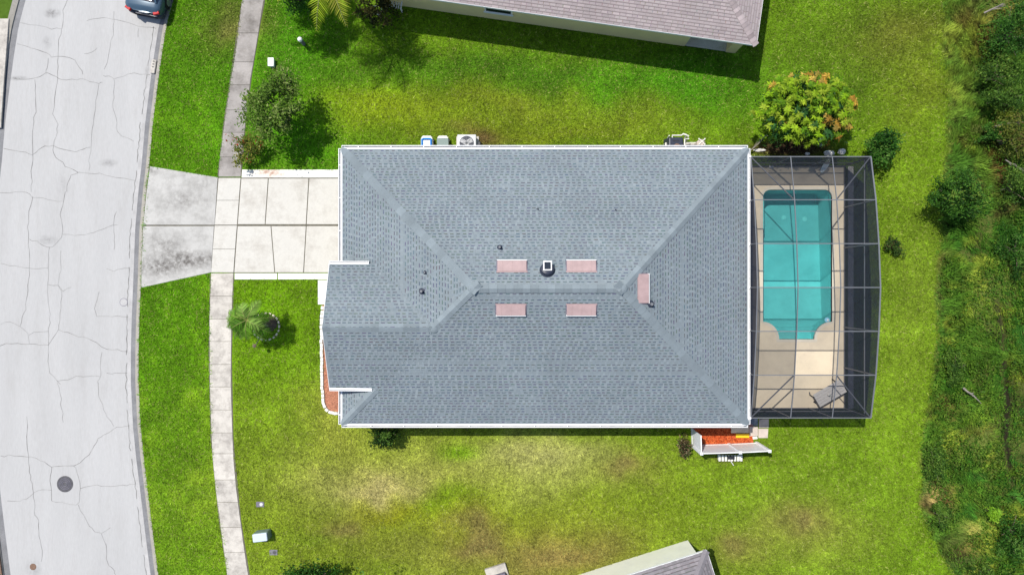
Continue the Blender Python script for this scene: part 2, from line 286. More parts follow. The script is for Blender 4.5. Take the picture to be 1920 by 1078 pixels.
# lawn: one sheet with its own patches of green, yellow and dry grass
def blob(px, py, cx, cy, rx, ry, p=1.0): return np.exp(-(((px-cx)/rx)**2+((py-cy)/ry)**2)**p)
DITCH = [(380, 1862), (560, 1866), (640, 1878), (760, 1886), (830, 1882), (900, 1892), (960, 1915), (1080, 1960)]
def lawncol(px, py):
    px = np.asarray(px, float); py = np.asarray(py, float)
    nz = fbm(px, py, 130, 1)-.5; n2 = fbm(px, py, 38, 5)-.5
    wx = px+nz*110+n2*40; wy = py+fbm(px, py, 120, 9)*100-50
    c = np.tile(np.array([104., 142., 22.]), (len(px), 1))
    def mixin(w, col):
        nonlocal c
        w = np.clip(w, 0, 1)[:, None]; c = c*(1-w)+np.array(col, float)*w
    verge = (px < ix(SWL, py)+10)
    mixin(verge*1.0, (90, 144, 14)); mixin(verge*np.clip(n2*2.4+nz, 0, 1)*.8, (122, 160, 30))
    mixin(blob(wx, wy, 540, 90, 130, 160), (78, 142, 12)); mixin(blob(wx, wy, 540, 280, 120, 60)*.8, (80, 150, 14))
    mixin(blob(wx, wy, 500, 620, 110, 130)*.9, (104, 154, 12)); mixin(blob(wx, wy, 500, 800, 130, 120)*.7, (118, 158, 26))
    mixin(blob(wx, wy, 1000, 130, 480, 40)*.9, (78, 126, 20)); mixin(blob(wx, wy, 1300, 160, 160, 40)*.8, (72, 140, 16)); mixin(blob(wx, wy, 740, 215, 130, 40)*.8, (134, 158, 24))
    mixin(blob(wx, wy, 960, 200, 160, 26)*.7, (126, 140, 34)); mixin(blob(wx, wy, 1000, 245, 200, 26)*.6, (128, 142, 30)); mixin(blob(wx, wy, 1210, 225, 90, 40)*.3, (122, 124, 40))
    mixin(blob(wx, wy, 850, 960, 520, 200)*.9, (142, 160, 44)); mixin(blob(wx, wy, 1150, 930, 300, 90)*.7, (116, 144, 26))
    mixin(blob(wx, wy, 780, 890, 240, 75)*.6, (166, 176, 74)); mixin(blob(wx, wy, 690, 920, 120, 40)*.85, (190, 184, 112)); mixin(blob(wx, wy, 1010, 850, 150, 45)*.8, (178, 182, 104)); mixin(blob(wx, wy, 1060, 900, 140, 40)*.5, (160, 168, 84)); mixin(blob(px, py, 860, 848, 36, 14)*.8, (112, 162, 14)); mixin(blob(wx, wy, 840, 950, 60, 24)*.7, (104, 146, 14)); mixin(blob(wx, wy, 710, 965, 70, 22)*.7, (146, 152, 20)); mixin(blob(wx, wy, 600, 1015, 40, 16)*.7, (96, 146, 14)); mixin(blob(wx, wy, 640, 830, 60, 50)*.6, (160, 172, 60))
    mixin(blob(wx, wy, 860, 985, 220, 40)*.5, (128, 146, 22)); mixin(blob(wx, wy, 1050, 1030, 130, 50)*.9, (138, 124, 66)); mixin(blob(wx, wy, 830, 1050, 200, 40)*.5, (132, 134, 56))
    mixin(blob(wx, wy, 1560, 940, 220, 170)*.8, (112, 148, 28)); mixin(blob(wx, wy, 1700, 560, 80, 260)*.9, (122, 153, 36)); mixin(blob(wx, wy, 1520, 1000, 120, 60)*.5, (142, 144, 62))
    mixin(blob(wx, wy, 1560, 90, 140, 110)*.8, (92, 128, 22)); mixin(blob(wx, wy, 1690, 70, 90, 60)*.6, (112, 110, 42)); mixin(blob(wx, wy, 1720, 180, 70, 80)*.6, (124, 138, 36))
    mixin(blob(wx, wy, 610, 770, 40, 60)*.6, (170, 176, 70)); mixin(blob(wx, wy, 880, 262, 60, 16)*.6, (130, 116, 60)); mixin(blob(px, py, 905, 262, 22, 16)*.8, (108, 88, 52))
    for a, b, r in ((870, 1010, 18), (915, 1000, 20), (1395, 1045, 26), (1180, 870, 20), (430, 60, 30), (1500, 985, 20), (620, 1000, 20)):
        mixin(blob(wx, wy, a, b, r*2.2, r*1.4)*.7, (128, 116, 66))
    e = np.clip((px-ix(EDGE, py)+8+n2*30)/16, 0, 1); wild = np.tile(np.array([96., 112., 44.]), (len(px), 1)); wild = wild*(.75+.9*(fbm(px, py, 60, 12)-.3))[:, None]
    up = blob(py, py*0, -40, 0, 330, 1, 2); e = np.clip(e-up*.55*np.clip((1835-px)/60, 0, 1), 0, 1); c = c*(1-e)[:, None]+wild*e[:, None]
    dt = np.abs(px-ix(DITCH, py)+14*(vnoise(py, py*0, 40, 8)-.5)); mixin(np.clip(1.3-dt/7, 0, 1)*(py > 500)*np.clip((vnoise(px*0, py, 55, 6)-.35)*4, 0, 1), (40, 38, 24))
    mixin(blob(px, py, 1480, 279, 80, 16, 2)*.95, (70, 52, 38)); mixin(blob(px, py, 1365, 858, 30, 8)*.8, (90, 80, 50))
    c = c*(1+(nz*.18+n2*.28))[:, None]
    return lin(np.clip(c, 2, 250))*.76*np.array([1.05, .96, 1.25])
ROWS = 330; COLS = 420
yy = np.linspace(-24, 24, ROWS); uu = np.linspace(0, 1, COLS)
kk = kx(yy)-.004; X = kk[:, None]+(36-kk[:, None])*uu[None, :]; Yg = np.repeat(yy[:, None], COLS, 1)
DECK = (11.0, -6.24, 17.05, 6.24)
hid = lambda x, y: (x > 11.3) & (x < 16.8) & (y > -5.95) & (y < 5.95)
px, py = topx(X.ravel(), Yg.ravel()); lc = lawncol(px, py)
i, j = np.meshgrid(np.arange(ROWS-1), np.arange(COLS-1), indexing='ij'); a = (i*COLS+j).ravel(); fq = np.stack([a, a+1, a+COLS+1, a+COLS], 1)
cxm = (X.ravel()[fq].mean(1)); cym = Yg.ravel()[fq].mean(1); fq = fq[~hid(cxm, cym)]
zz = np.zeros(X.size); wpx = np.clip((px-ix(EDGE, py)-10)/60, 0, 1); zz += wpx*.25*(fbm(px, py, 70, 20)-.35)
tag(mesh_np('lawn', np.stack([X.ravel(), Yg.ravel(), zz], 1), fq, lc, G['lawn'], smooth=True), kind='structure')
b = MB()      # terrain beyond the plot, to the horizon
kN = [(float(kx(24)-.004), 24.0)]+[(float(kx(26)), 26.0)]; t0 = np.array([kx(26)-kx(22), 4.]); t0 /= np.linalg.norm(t0); kN.append((26*0+float(kx(26))+t0[0]*900, 26+t0[1]*900))
b.add([(p[0], p[1], -.004) for p in kN]+[(900, kN[-1][1], -.004), (900, 24, -.004)], [tuple(reversed(range(5)))])
t1 = np.array([kx(-26)-kx(-22), -4.]); t1 /= np.linalg.norm(t1); kS = [(float(kx(-24)-.004), -24.0), (float(kx(-26)), -26.0), (float(kx(-26))+t1[0]*900, -26+t1[1]*900)]
b.add([(p[0], p[1], -.004) for p in kS]+[(900, kS[-1][1], -.004), (900, -24, -.004)], [tuple(range(5))])
b.add([(36, -24, 0), (900, -24, 0), (900, 24, 0), (36, 24, 0)], [(0, 1, 2, 3)])
tag(b.build('terrain', G['far']), kind='structure')
b = MB(); o = (RW+21)/sc; wl = [(float(kx(y))-o, float(y)) for y in np.linspace(-26, 26, 60)]; wl = [(wl[0][0]+t1[0]*900, wl[0][1]+t1[1]*900)]+wl+[(wl[-1][0]+t0[0]*900, wl[-1][1]+t0[1]*900)]
for p, q in zip(wl[:-1], wl[1:]): b.add([(p[0], p[1], .008), (q[0], q[1], .008), (-900, q[1], .008), (-900, p[1], .008)], [(0, 1, 2, 3)])
tag(b.build('lawn_across_the_road', G['far']), kind='structure')
b = MB(); b.prism([P(-160, 36)[:2], P(17, 36)[:2], P(8, 150)[:2], P(2, 240)[:2], P(-160, 240)[:2]], -.05, .03); tag(b.build('driveway_across_the_road', G['walk']), kind='structure')
b = MB(); b.prism([P(-40, 960)[:2], P(-12, 960)[:2], P(4, 1078)[:2], P(16, 1160)[:2], P(-40, 1160)[:2]], -.05, .02); tag(b.build('dirt_strip', G['rust']), kind='structure')

# cracks: ribbons of dirt filled splits in the road slab
def crack(pts, oy, w=.026):
    pts = [P(x/2.994, y/2.994+oy, -.1) for x, y in pts]; fine = []
    for a, c in zip(pts[:-1], pts[1:]):
        n = max(2, int((c-a).length/.22))
        for k in range(n): fine.append(a.lerp(c, k/n)+Vector((random.gauss(0, .022), random.gauss(0, .022), 0)))
    fine.append(pts[-1]); v = []; f = []
    for k, p in enumerate(fine):
        d = (fine[min(k+1, len(fine)-1)]-fine[max(k-1, 0)]).normalized(); nrm = Vector((-d.y, d.x, 0)); ww = w*random.uniform(.35, 1.0)
        v += [p+nrm*ww/2+Vector((0, 0, .004)), p-nrm*ww/2+Vector((0, 0, .004))]
        if k: f.append((2*k-2, 2*k-1, 2*k+1, 2*k))
    b = MB(); b.add(v, f); b.build('crack', G['crack'], road)
CR = {0: [[(380, 0), (355, 60), (350, 170), (333, 220), (325, 300), (325, 430), (315, 500), (308, 560), (300, 640), (325, 700), (320, 750), (303, 790), (298, 840), (310, 880), (370, 930), (440, 970)],
 [(95, 245), (150, 265), (220, 285), (260, 300), (290, 322), (380, 318), (420, 340), (445, 380), (465, 420)], [(270, 325), (270, 370), (258, 400), (265, 415)],
 [(70, 440), (130, 445), (200, 440), (240, 420), (265, 412), (320, 435), (340, 448), (430, 450), (465, 445), (510, 460), (555, 470), (575, 463)],
 [(580, 428), (610, 430), (640, 442), (690, 430), (720, 418), (760, 412), (840, 420)], [(640, 442), (640, 520), (632, 580), (640, 630), (655, 665), (655, 745), (710, 775), (750, 795)],
 [(555, 475), (545, 530), (535, 600), (525, 680), (515, 760), (507, 850), (500, 960)], [(195, 450), (200, 540), (203, 600), (190, 660), (185, 740), (183, 800), (185, 870), (178, 960), (180, 1020), (175, 1078)],
 [(20, 835), (90, 845), (140, 855), (185, 870), (215, 845), (250, 825), (300, 820), (360, 838), (425, 858), (470, 838), (507, 828)], [(440, 970), (500, 972), (560, 978), (650, 998), (760, 1015)],
 [(440, 970), (400, 990), (385, 1020), (375, 1078)], [(110, 130), (200, 145), (290, 160), (345, 165)], [(480, 115), (560, 105), (600, 100), (660, 115), (720, 130), (780, 150), (875, 160)], [(775, 155), (775, 210)],
 [(470, 303), (520, 295), (545, 270)], [(640, 70), (635, 200), (615, 290), (605, 340), (585, 390)]],
 360: [[(0, 5), (80, 5), (150, 3), (185, 28), (240, 40), (300, 50), (350, 52)], [(185, 28), (170, 80), (160, 140), (158, 200), (160, 260), (165, 330), (165, 430), (160, 500), (150, 580), (140, 660), (112, 755)],
 [(370, 0), (355, 50), (340, 130), (350, 190), (350, 240), (335, 270), (290, 312), (240, 300), (205, 280), (165, 265)], [(350, 240), (420, 245), (480, 240), (550, 220), (610, 195), (660, 185)],
 [(655, 110), (640, 150), (640, 230), (645, 270), (640, 325)], [(0, 405), (80, 415), (165, 432), (270, 427)], [(275, 310), (272, 430), (268, 560), (275, 650), (280, 740), (270, 830), (272, 855)],
 [(345, 330), (340, 440), (328, 520), (345, 560), (340, 650), (330, 775)], [(268, 520), (325, 522), (355, 555), (400, 535)],
 [(0, 865), (30, 850), (100, 852), (270, 857), (330, 775), (380, 785), (440, 810), (490, 820), (540, 845), (600, 880), (660, 888), (715, 895)], [(0, 740), (50, 725), (112, 755), (160, 790), (165, 850)],
 [(165, 800), (220, 785), (270, 782)], [(600, 430), (640, 445), (665, 428), (730, 428)], [(555, 560), (545, 610), (530, 650), (545, 700), (600, 700), (720, 700)], [(272, 860), (268, 950), (280, 1010), (320, 1060), (340, 1078)],
 [(320, 1060), (380, 1055), (430, 1035), (500, 1032), (560, 1035)], [(570, 895), (565, 980), (570, 1030), (550, 1060), (555, 1078)], [(600, 1015), (650, 1015), (715, 1015)]],
 718: [[(325, 0), (340, 60), (340, 120), (352, 170), (355, 220)], [(550, 0), (555, 70), (575, 120), (600, 190), (640, 245)],
 [(730, 240), (680, 245), (640, 255), (580, 290), (550, 310), (530, 350), (500, 400), (450, 445), (415, 460), (300, 465), (290, 470)],
 [(0, 408), (80, 408), (150, 410), (210, 425), (250, 445), (290, 470), (285, 520), (290, 600), (290, 660)], [(415, 460), (435, 500), (445, 560), (450, 620), (445, 670), (430, 685), (370, 675), (290, 660)],
 [(40, 660), (110, 662), (150, 650), (190, 610), (240, 595), (290, 600)], [(450, 592), (500, 580), (550, 573), (590, 580), (660, 575), (760, 567)],
 [(440, 685), (470, 740), (500, 800), (530, 830), (565, 842), (590, 890), (600, 930), (597, 980), (610, 1020), (640, 1050), (650, 1078)], [(565, 842), (620, 810)],
 [(155, 190), (148, 330), (155, 400), (170, 520), (190, 640), (195, 740), (215, 770), (220, 860), (235, 940), (232, 1000)]]}
for oy, ls in CR.items():
    for l in ls: crack(l, oy, .032 if len(l) > 8 else .024)
for y0 in range(-40, 1130, 90):   # worn joint between road slab and gutter
    crack([((float(ix(KB, y))-23+random.uniform(-.6, .6))*2.994, y*2.994) for y in range(y0, y0+76, 15)], 0, .045)

# sidewalk, driveway: each slab its own piece over a dark joint bed
def slab(name, poly, m, parent, z=.03, gap=.012):
    """poly in photo pixels on the ground"""
    q = [Vector(P(x, y)[:2]) for x, y in poly]; c = sum(q, Vector((0, 0)))/len(q); q = [c+(v-c)*(1-gap/max(.2, (v-c).length)) for v in q]
    b = MB(); b.prism(q, -.08, z+random.uniform(-.003, .003)); return b.build(name, m, parent, bevel=.008)
def bed(name, poly, z=.012):
    b = MB(); b.prism([P(x, y)[:2] for x, y in poly], -.09, z); return tag(b.build(name, G['joint']), kind='structure')
def walkpoly(y0, y1):
    ys = np.linspace(y0, y1, 5); return [(float(ix(SWL, y)), float(y)) for y in ys]+[(float(ix(SWR, y)), float(y)) for y in ys[::-1]]
lo = [512, 555, 598, 640, 683, 725, 768, 811, 850, 899, 941, 988, 1035, 1084, 1130]; up = [-55, -10, 63, 117, 160, 207, 249, 295, 332]
sb = bed('sidewalk', [(x-2.2 if i < 5 else x+.8, y) for i, (x, y) in enumerate(walkpoly(514, 1128))])
for a, c in zip(lo[:-1], lo[1:]): slab('slab', walkpoly(a, c), G['walk'], sb)
sb = bed('sidewalk', [(x-2.2 if i < 5 else x+.8, y) for i, (x, y) in enumerate(walkpoly(-53, 331))])
for a, c in zip(up[:-1], up[1:]): slab('slab', walkpoly(a, c), G['walk2'], sb)
db = bed('driveway', [(281, 313), (409, 333), (636, 334), (650, 420), (650, 511), (440, 512), (397, 510), (266, 538), (268, 430), (274, 360)])
slab('slab', [(281.5, 312), (409, 333), (403, 422), (269, 422), (275, 360)], G['apron'], db); slab('slab', [(269, 424), (402, 424), (396.5, 511), (265, 539.5), (265.5, 500)], G['apron'], db)
for y0, y1 in ((334, 376), (376, 422), (423, 467), (467, 511)): slab('slab', walkpoly(y0, y1), G['drive'], db)
dl = lambda y: float(ix(SWR, y))+1
for xs in (((dl(335), 503, 497, dl(421)), (335, 421)), ((504, 579, 574, 498), (335, 421)), ((580, 652, 652, 575), (335, 421)), ((dl(424), 508, 515, dl(511)), (424, 511)), ((509, 574, 569, 516), (424, 511)), ((575, 652, 652, 570), (424, 511))):
    (a, b_, c, d), (y0, y1) = xs; slab('slab', [(a, y0), (b_, y0), (c, y1), (d, y1)], G['drive'], db)
slab('painted_border', [(454, 318.5), (652, 318.5), (652, 333.5), (453, 333.5)], G['paint'], db, .036)
slab('painted_border', [(440, 512.5), (520, 512.5), (520, 524), (440, 524)], G['paint'], db, .036); slab('painted_border', [(521, 512.5), (640, 512.5), (640, 523.5), (521, 524)], G['paint'], db, .036)
slab('entry_walk', [(596, 525), (660, 525), (660, 571), (596, 571)], G['paint'], db, .036)

# ------------------------------------------------------------------ roofs
GREY = dict(base=[(.19, .225, .246), (.198, .232, .252), (.182, .217, .239), (.21, .244, .262), (.193, .228, .246)], dash=(.072, .09, .107), e=.135, gap=(.12, .19), tooth=(.07, .14), dh=.04)
PINK = dict(base=[(.345, .295, .29), (.33, .28, .277), (.365, .31, .305), (.32, .275, .272), (.35, .305, .298)], dash=(.20, .16, .155), e=.137, gap=(.015, .03), tooth=(.2, .34), dh=.13, line=(.235, .195, .19))
TAUPE = dict(base=[(.215, .20, .21), (.195, .18, .19), (.235, .215, .225), (.175, .165, .17)], dash=(.11, .10, .105), e=.15, gap=(.05, .3), tooth=(.1, .4), dh=.05, line=(.12, .11, .115))
def slope(root, poly, pal, world=True, off=.0):
    """shingled roof plane: deck polygon + courses of laminated tabs, each with its own edge; poly counterclockwise from above, first edge along the eave"""
    p = [Vector(q) for q in poly]; u = (p[1]-p[0]).normalized(); n = Vector((0, 0, 0))
    for k in range(1, len(p)-1): n += (p[k]-p[0]).cross(p[k+1]-p[0])
    n.normalize(); v = n.cross(u); q = [((x-p[0]).dot(u), (x-p[0]).dot(v)) for x in p]
    b = MB(); m = len(p); lowp = [x-n*.02 for x in p]; lowb = [x-n*.06 for x in p]
    b.add(lowp+lowb, [tuple(range(m)), tuple(reversed(range(m, 2*m)))]+[(k, m+k, m+(k+1) % m, (k+1) % m) for k in range(m)])
    deck = b.build('roof_slope', G['felt'], root, world)
    V = []; Fc = []; C = []
    def quad(a0, a1, b0, b1, zb, zt, col):
        k = len(V)
        for (uu_, vv_, z) in ((a0, b0, zb), (a1, b0, zb), (a1, b1, zt), (a0, b1, zt)): V.append(p[0]+u*uu_+v*vv_+n*z); C.append(col)
        Fc.append((k, k+1, k+2, k+3))
    e = pal['e']/max(.5, n.z) ; vmin = min(y for _, y in q); vmax = max(y for _, y in q); r = 0; vv = vmin
    while vv < vmax-.01:
        y0, y1 = vv, min(vv+e, vmax); ym = (y0+y1)/2; xs = []
        for k in range(m):
            (xa, ya), (xb, yb) = q[k], q[(k+1) % m]
            if (ya > ym) != (yb > ym): xs.append(xa+(ym-ya)/(yb-ya)*(xb-xa))
        xs.sort(); row = random.choice(pal['base']); nod = random.random() < .05
        for a, c in zip(xs[0::2], xs[1::2]):
            lo_, hi_ = .012+off, .003+off
            quad(a, c, y0, y1, lo_, hi_, tuple(x*.96 for x in row)); quad(a, c, y0, y0+.0005, off-.01, lo_, tuple(x*.6 for x in row))
            if 'line' in pal: quad(a, c, y1-.034, y1+.002, lo_+.008, hi_+.0065, pal['line'])  # shadow line under the next course, painted as a dark band
            x = a+random.uniform(0, .2)
            while x < c:
                w = random.uniform(*pal['tooth']); g = random.uniform(*pal['gap']); t = random.choice(pal['base']); f = random.uniform(.93, 1.07); t = tuple(z*f for z in t)
                x1 = min(x+w, c); quad(x, x1, y0-.004, y1, lo_+.006, hi_+.004, t); quad(x, x1, y0-.0045, y0-.004, lo_-.004, lo_+.006, tuple(z*.6 for z in t))
                g1 = min(x1+g, c)
                if g1 > x1+.01 and not nod and random.random() < .95: quad(x1, g1, y1-pal['dh'], y1+.004, lo_+.001, hi_+.0025, tuple(z*random.uniform(.8, 1.35) for z in pal['dash']))
                x = x1+g
        vv += e
    vv = np.array([tuple(x) for x in V]); o = mesh_np('shingles', vv, np.array(Fc), np.array(C), G['shingle'], None)
    if world: o.data.transform(Matrix.Translation(-root_loc(deck)))
    o.parent = deck; o['kind'] = 'stuff'; return deck, (p[0], u, v, n)
def caps(root, A, B, n1, n2, m, world=True, w=.195, step=.36, lift=.03):
    """overlapping cap pieces along a hip or ridge, one shared mesh per line"""
    A = Vector(A); B = Vector(B); d = (B-A); Ln = d.length; d.normalize(); n1 = Vector(n1).normalized(); n2 = Vector(n2).normalized()
    s1 = d.cross(n1).normalized(); s2 = d.cross(n2).normalized(); up = (n1+n2).normalized()
    if s1.dot(s2) > 0: s2 = -s2
    if s1.z > 0: s1 = -s1
    if s2.z > 0: s2 = -s2
    pc = step*1.25; me = None; off = root_loc(root) if world else Vector((0, 0, 0)); k = 0
    while k*step < Ln-.05:
        o_ = A+d*(k*step)
        if me is None:
            vs_ = []
            for t, l in ((0, lift+.016), (pc, lift)):
                for c in (s1*w+up*(l-.008), s1*w*.5+up*l, up*(l+.006), s2*w*.5+up*l, s2*w+up*(l-.008)): vs_.append(d*t+c)
            vs_ += [x-up*.018 for x in vs_[:5]]
            b = MB(); b.add(vs_, [(i, i+1, 6+i, 5+i) for i in range(4)]+[(10+i, 11+i, 1+i, i) for i in range(4)]+[(0, 5, 10), (4, 14, 9)]); o = b.build('ridge_cap', m, root, False); me = o.data; o.location = o_-off
        else:
            o = link('ridge_cap', me, root); o.location = o_-off+up*random.uniform(-.002, .003)
        k += 1

# main house: hip roof with a higher cross gable to the street
HE = 2.7; XW, XE, YN, YSo = -8.05, 11.15, 6.56, -6.46; RZ = 5.43; R0 = Vector((-1.66, -.05, RZ)); R1 = Vector((4.76, -.05, RZ))
house = thing('house', 'single storey house with grey shingle hip roof beside the pool', 'house', (1.5, 0, 0))
cSW, cSE, cNE, cNW = Vector((XW, YSo, HE)), Vector((XE, YSo, HE)), Vector((XE, YN, HE)), Vector((XW, YN, HE))
GX = -8.43; gR = Vector((GX, -1.777, 4.667)); gRh = Vector((-3.45, -1.777, 4.667)); gS = Vector((GX, -4.657, 3.457)); gSh = cSW.lerp(R0, (3.457-HE)/(RZ-HE)); gN = Vector((GX, 1.103, 3.457)); gNv = Vector((-6.27, 1.103, 3.457))
sS, fS = slope(house, [cSW, cSE, R1, R0, gRh, gR, gS, gSh], GREY); sN, fN = slope(house, [cNE, cNW, R0, R1], GREY)
sW, fW = slope(house, [cNW, cSW, R0], GREY, off=-.004); sE, fE = slope(house, [cSE, cNE, R1], GREY); sG, fG = slope(house, [gNv, gN, gR, gRh], GREY, off=.004)
nS, nN, nW, nE, nG = fS[3], fN[3], fW[3], fE[3], fG[3]
caps(house, cNW, R0, nN, nW, G['cap']); caps(house, cNE, R1, nN, nE, G['cap']); caps(house, cSE, R1, nS, nE, G['cap']); caps(house, R1, R0, nN, nS, G['cap'], lift=.035)
caps(house, cSW, gSh-(gSh-cSW).normalized()*.12, nS, nW, G['cap']); caps(house, gRh, R0, nS, nW, G['cap']); caps(house, gR, gRh, nS, nG, G['cap'], lift=.035)
for q_ in (R0, R1, gRh):
    b = MB(); b.lathe(q_+Vector((0, 0, -.07)), [(.3, -.04), (.22, .055), (.12, .105), (.02, .125)], 14); b.build('ridge_cap', G['cap'], house)
b = MB(); b.box((1.55, .05, 1.3), (18.4, 12.2, 2.6)); wl_ = b.build('wall', G['stucco3'], house)
b = MB(); pr = [(-4.4, 0), (.85, 0), (.85, 3.32), (-1.777, 4.45), (-4.4, 3.32)]; k = len(pr)
b.add([(-8.1, y, z) for y, z in pr]+[(-5.5, y, z) for y, z in pr], [tuple(reversed(range(k))), tuple(range(k, 2*k))]+[(i, (i+1) % k, k+(i+1) % k, k+i) for i in range(k)]); b.build('gable_wall', G['stucco3'], house)
b = MB(); b.box(((XW+XE)/2, (YN+YSo)/2, HE-.12), (XE-XW-.06, YN-YSo-.06, .06)); b.build('soffit', G['white'], house)
def gutter(root, A, B, out, world=True, hang=1.55, edge=.075, tw=.085, ends=True):
    """white drip edge, grey trough, white outer lip and straps"""
    A = Vector(A); B = Vector(B); out = Vector(out); d = (B-A).normalized(); up = Vector((0, 0, 1))
    if not world: pass
    b = MB(); b.bar(A+out*(.01)+up*.022, B+out*.01+up*.022, edge, .018); b.bar(A+out*.035-up*.07, B+out*.035-up*.07, .02, .17); f = b.build('fascia', G['white'], root, world)
    b = MB(); b.bar(A+out*(.045+tw/2)-up*.1, B+out*(.045+tw/2)-up*.1, tw, .02); g = b.build('gutter', G['gutter'], root, world)
    b = MB(); b.bar(A+out*(.045+tw+.014)-up*.045, B+out*(.045+tw+.014)-up*.045, .028, .11)
    for e in (A, B): b.bar(e+out*.045-up*.045, e+out*(.045+tw+.027)-up*.045, .02, .108)
    b.build('gutter_lip', G['white'], g, world)
    n = int((B-A).length/hang); off = root_loc(root) if world else Vector((0, 0, 0)); me = None
    for k in range(n):
        pos = A+d*((k+.5)*hang)
        if me is None:
            b = MB(); b.bar(out*.04, out*(.05+tw), .035, .012); o = b.build('gutter_hanger', G['white'], g, False); me = o.data
        else: o = link('gutter_hanger', me, g)
        o.location = pos-off+Vector((0, 0, .005))
gutter(house, cNW, cNE, (0, 1, 0)); gutter(house, cSE, cSW, (0, -1, 0)); gutter(house, cNW, Vector((XW, 1.15, HE)), (-1, 0, 0)); gutter(house, cSW, Vector((XW, -4.72, HE)), (-1, 0, 0), hang=.9); gutter(house, cSE, cNE, (1, 0, 0), edge=.04, tw=.05)
gutter(house, gN, gNv-Vector((.35, 0, 0)), (0, 1, 0), hang=9, edge=.09, tw=.04); gutter(house, gS, gSh-Vector((.2, 0, 0)), (0, -1, 0), hang=9, edge=.09, tw=.04)
b = MB(); b.bar(gN-Vector((.012, 0, .08)), gR-Vector((.012, 0, .08)), .02, .16); b.bar(gS-Vector((.012, 0, .08)), gR-Vector((.012, 0, .08)), .02, .16); b.build('rake_board', G['white'], house)
for x in (-7.6, 10.7):
    for y, sg in ((YN, 1), (YSo, -1)):
        b = MB(); b.tube([(x, y+sg*.09, HE-.1), (x, y+sg*.02, HE-.3), (x, y-sg*.36, HE-.5), (x, y-sg*.36, .1)], .035, 8); b.build('downspout', G['white'], house)
def onslope(fr, px, py):
    """point of a roof plane seen at a photo pixel"""
    o, u, v, n = fr; c = Vector((0, 0, H)); d = (P(px, py)-c); t = (o-c).dot(n)/d.dot(n); return c+d*t
def vent(fr, px, py, L=1.28, Wd=.46):
    o, u, v, n = fr; p = onslope(fr, px, py); r = thing_part = None
    def q(a, b_, c): return p+u*a+v*b_+n*c
    b = MB(); w, h = L/2, Wd/2
    b.add([q(-w, -h, .15), q(w, -h, .15), q(w, h, .04), q(-w, h, .04), q(-w, -h, .02), q(w, -h, .02), q(w, h, .01), q(-w, h, .01)], [(0, 1, 2, 3), (0, 4, 5, 1), (1, 5, 6, 2), (2, 6, 7, 3), (3, 7, 4, 0)]); hd = b.build('roof_vent', G['vent'], house, bevel=.012)
    b = MB(); b.add([q(-w-.05, -h-.04, .026), q(w+.05, -h-.04, .026), q(w+.05, h+.05, .026), q(-w-.05, h+.05, .026)], [(0, 1, 2, 3)]); b.build('flange', G['lid'], hd)
    for k_ in (-.33, .0, .33): b = MB(); b.bar(q(w*k_*2, -h+.01, .153), q(w*k_*2, h-.02, .046), .03, .008, n); b.build('rib', G['vent'], hd)
    b = MB(); b.bar(q(-w-.02, -h-.025, .08), q(w+.02, -h-.025, .08), .03, .12, n); b.build('vent_lip', G['white'], hd)
    b = MB(); b.bar(q(-w-.04, h+.02, .022), q(w+.04, h+.02, .022), .06, .012, n); b.build('flashing', G['vent'], hd)
for a in ((fN, 960, 500), (fN, 1090, 500), (fS, 958, 580), (fS, 1090, 580), (fE, 1205, 541)): vent(*a)
p = onslope(fN, 1026, 507); Mn = nN.to_track_quat('Z', 'Y').to_matrix()
b = MB(); b.lathe(p, [(.34, .0), (.34, .02), (.30, .05), (.30, .17), (.27, .24), (.18, .28), (0.02, .29)], 24, M=Mn); fan = b.build('solar_roof_fan', G['dark'], house, smooth=False)
b = MB(); tp = p+nN*.33+Vector((0, .07, 0)); Mt = (nN+Vector((0, -.25, 0))).to_track_quat('Z', 'Y').to_matrix(); b.box(tp, (.38, .42, .03), Mt); b.build('panel_frame', G['white'], fan, bevel=.005)
b = MB(); b.box(tp+Mt @ Vector((0, 0, .018)), (.28, .32, .006), Mt); b.build('solar_panel', G['glass'], fan)
for fr, x, y, r, h in ((fN, 937, 464, .05, .3), (fW, 797, 511, .035, .2), (fW, 791, 546, .06, .3), (fE, 1220, 570, .07, .28), (fN, 1008, 392, .02, .15), (fN, 1155, 394, .02, .15)):
    p = onslope(fr, x, y); b = MB(); b.tube([p, p+Vector((0, 0, h))], r, 10); vp = b.build('vent_pipe', G['alum'], house)
    b = MB(); b.lathe(p, [(r*2.6, .0), (r*2.4, .02), (r*1.2, .06)], 12, M=fr[3].to_track_quat('Z', 'Y').to_matrix()); b.build('pipe_boot', G['dark'], vp)

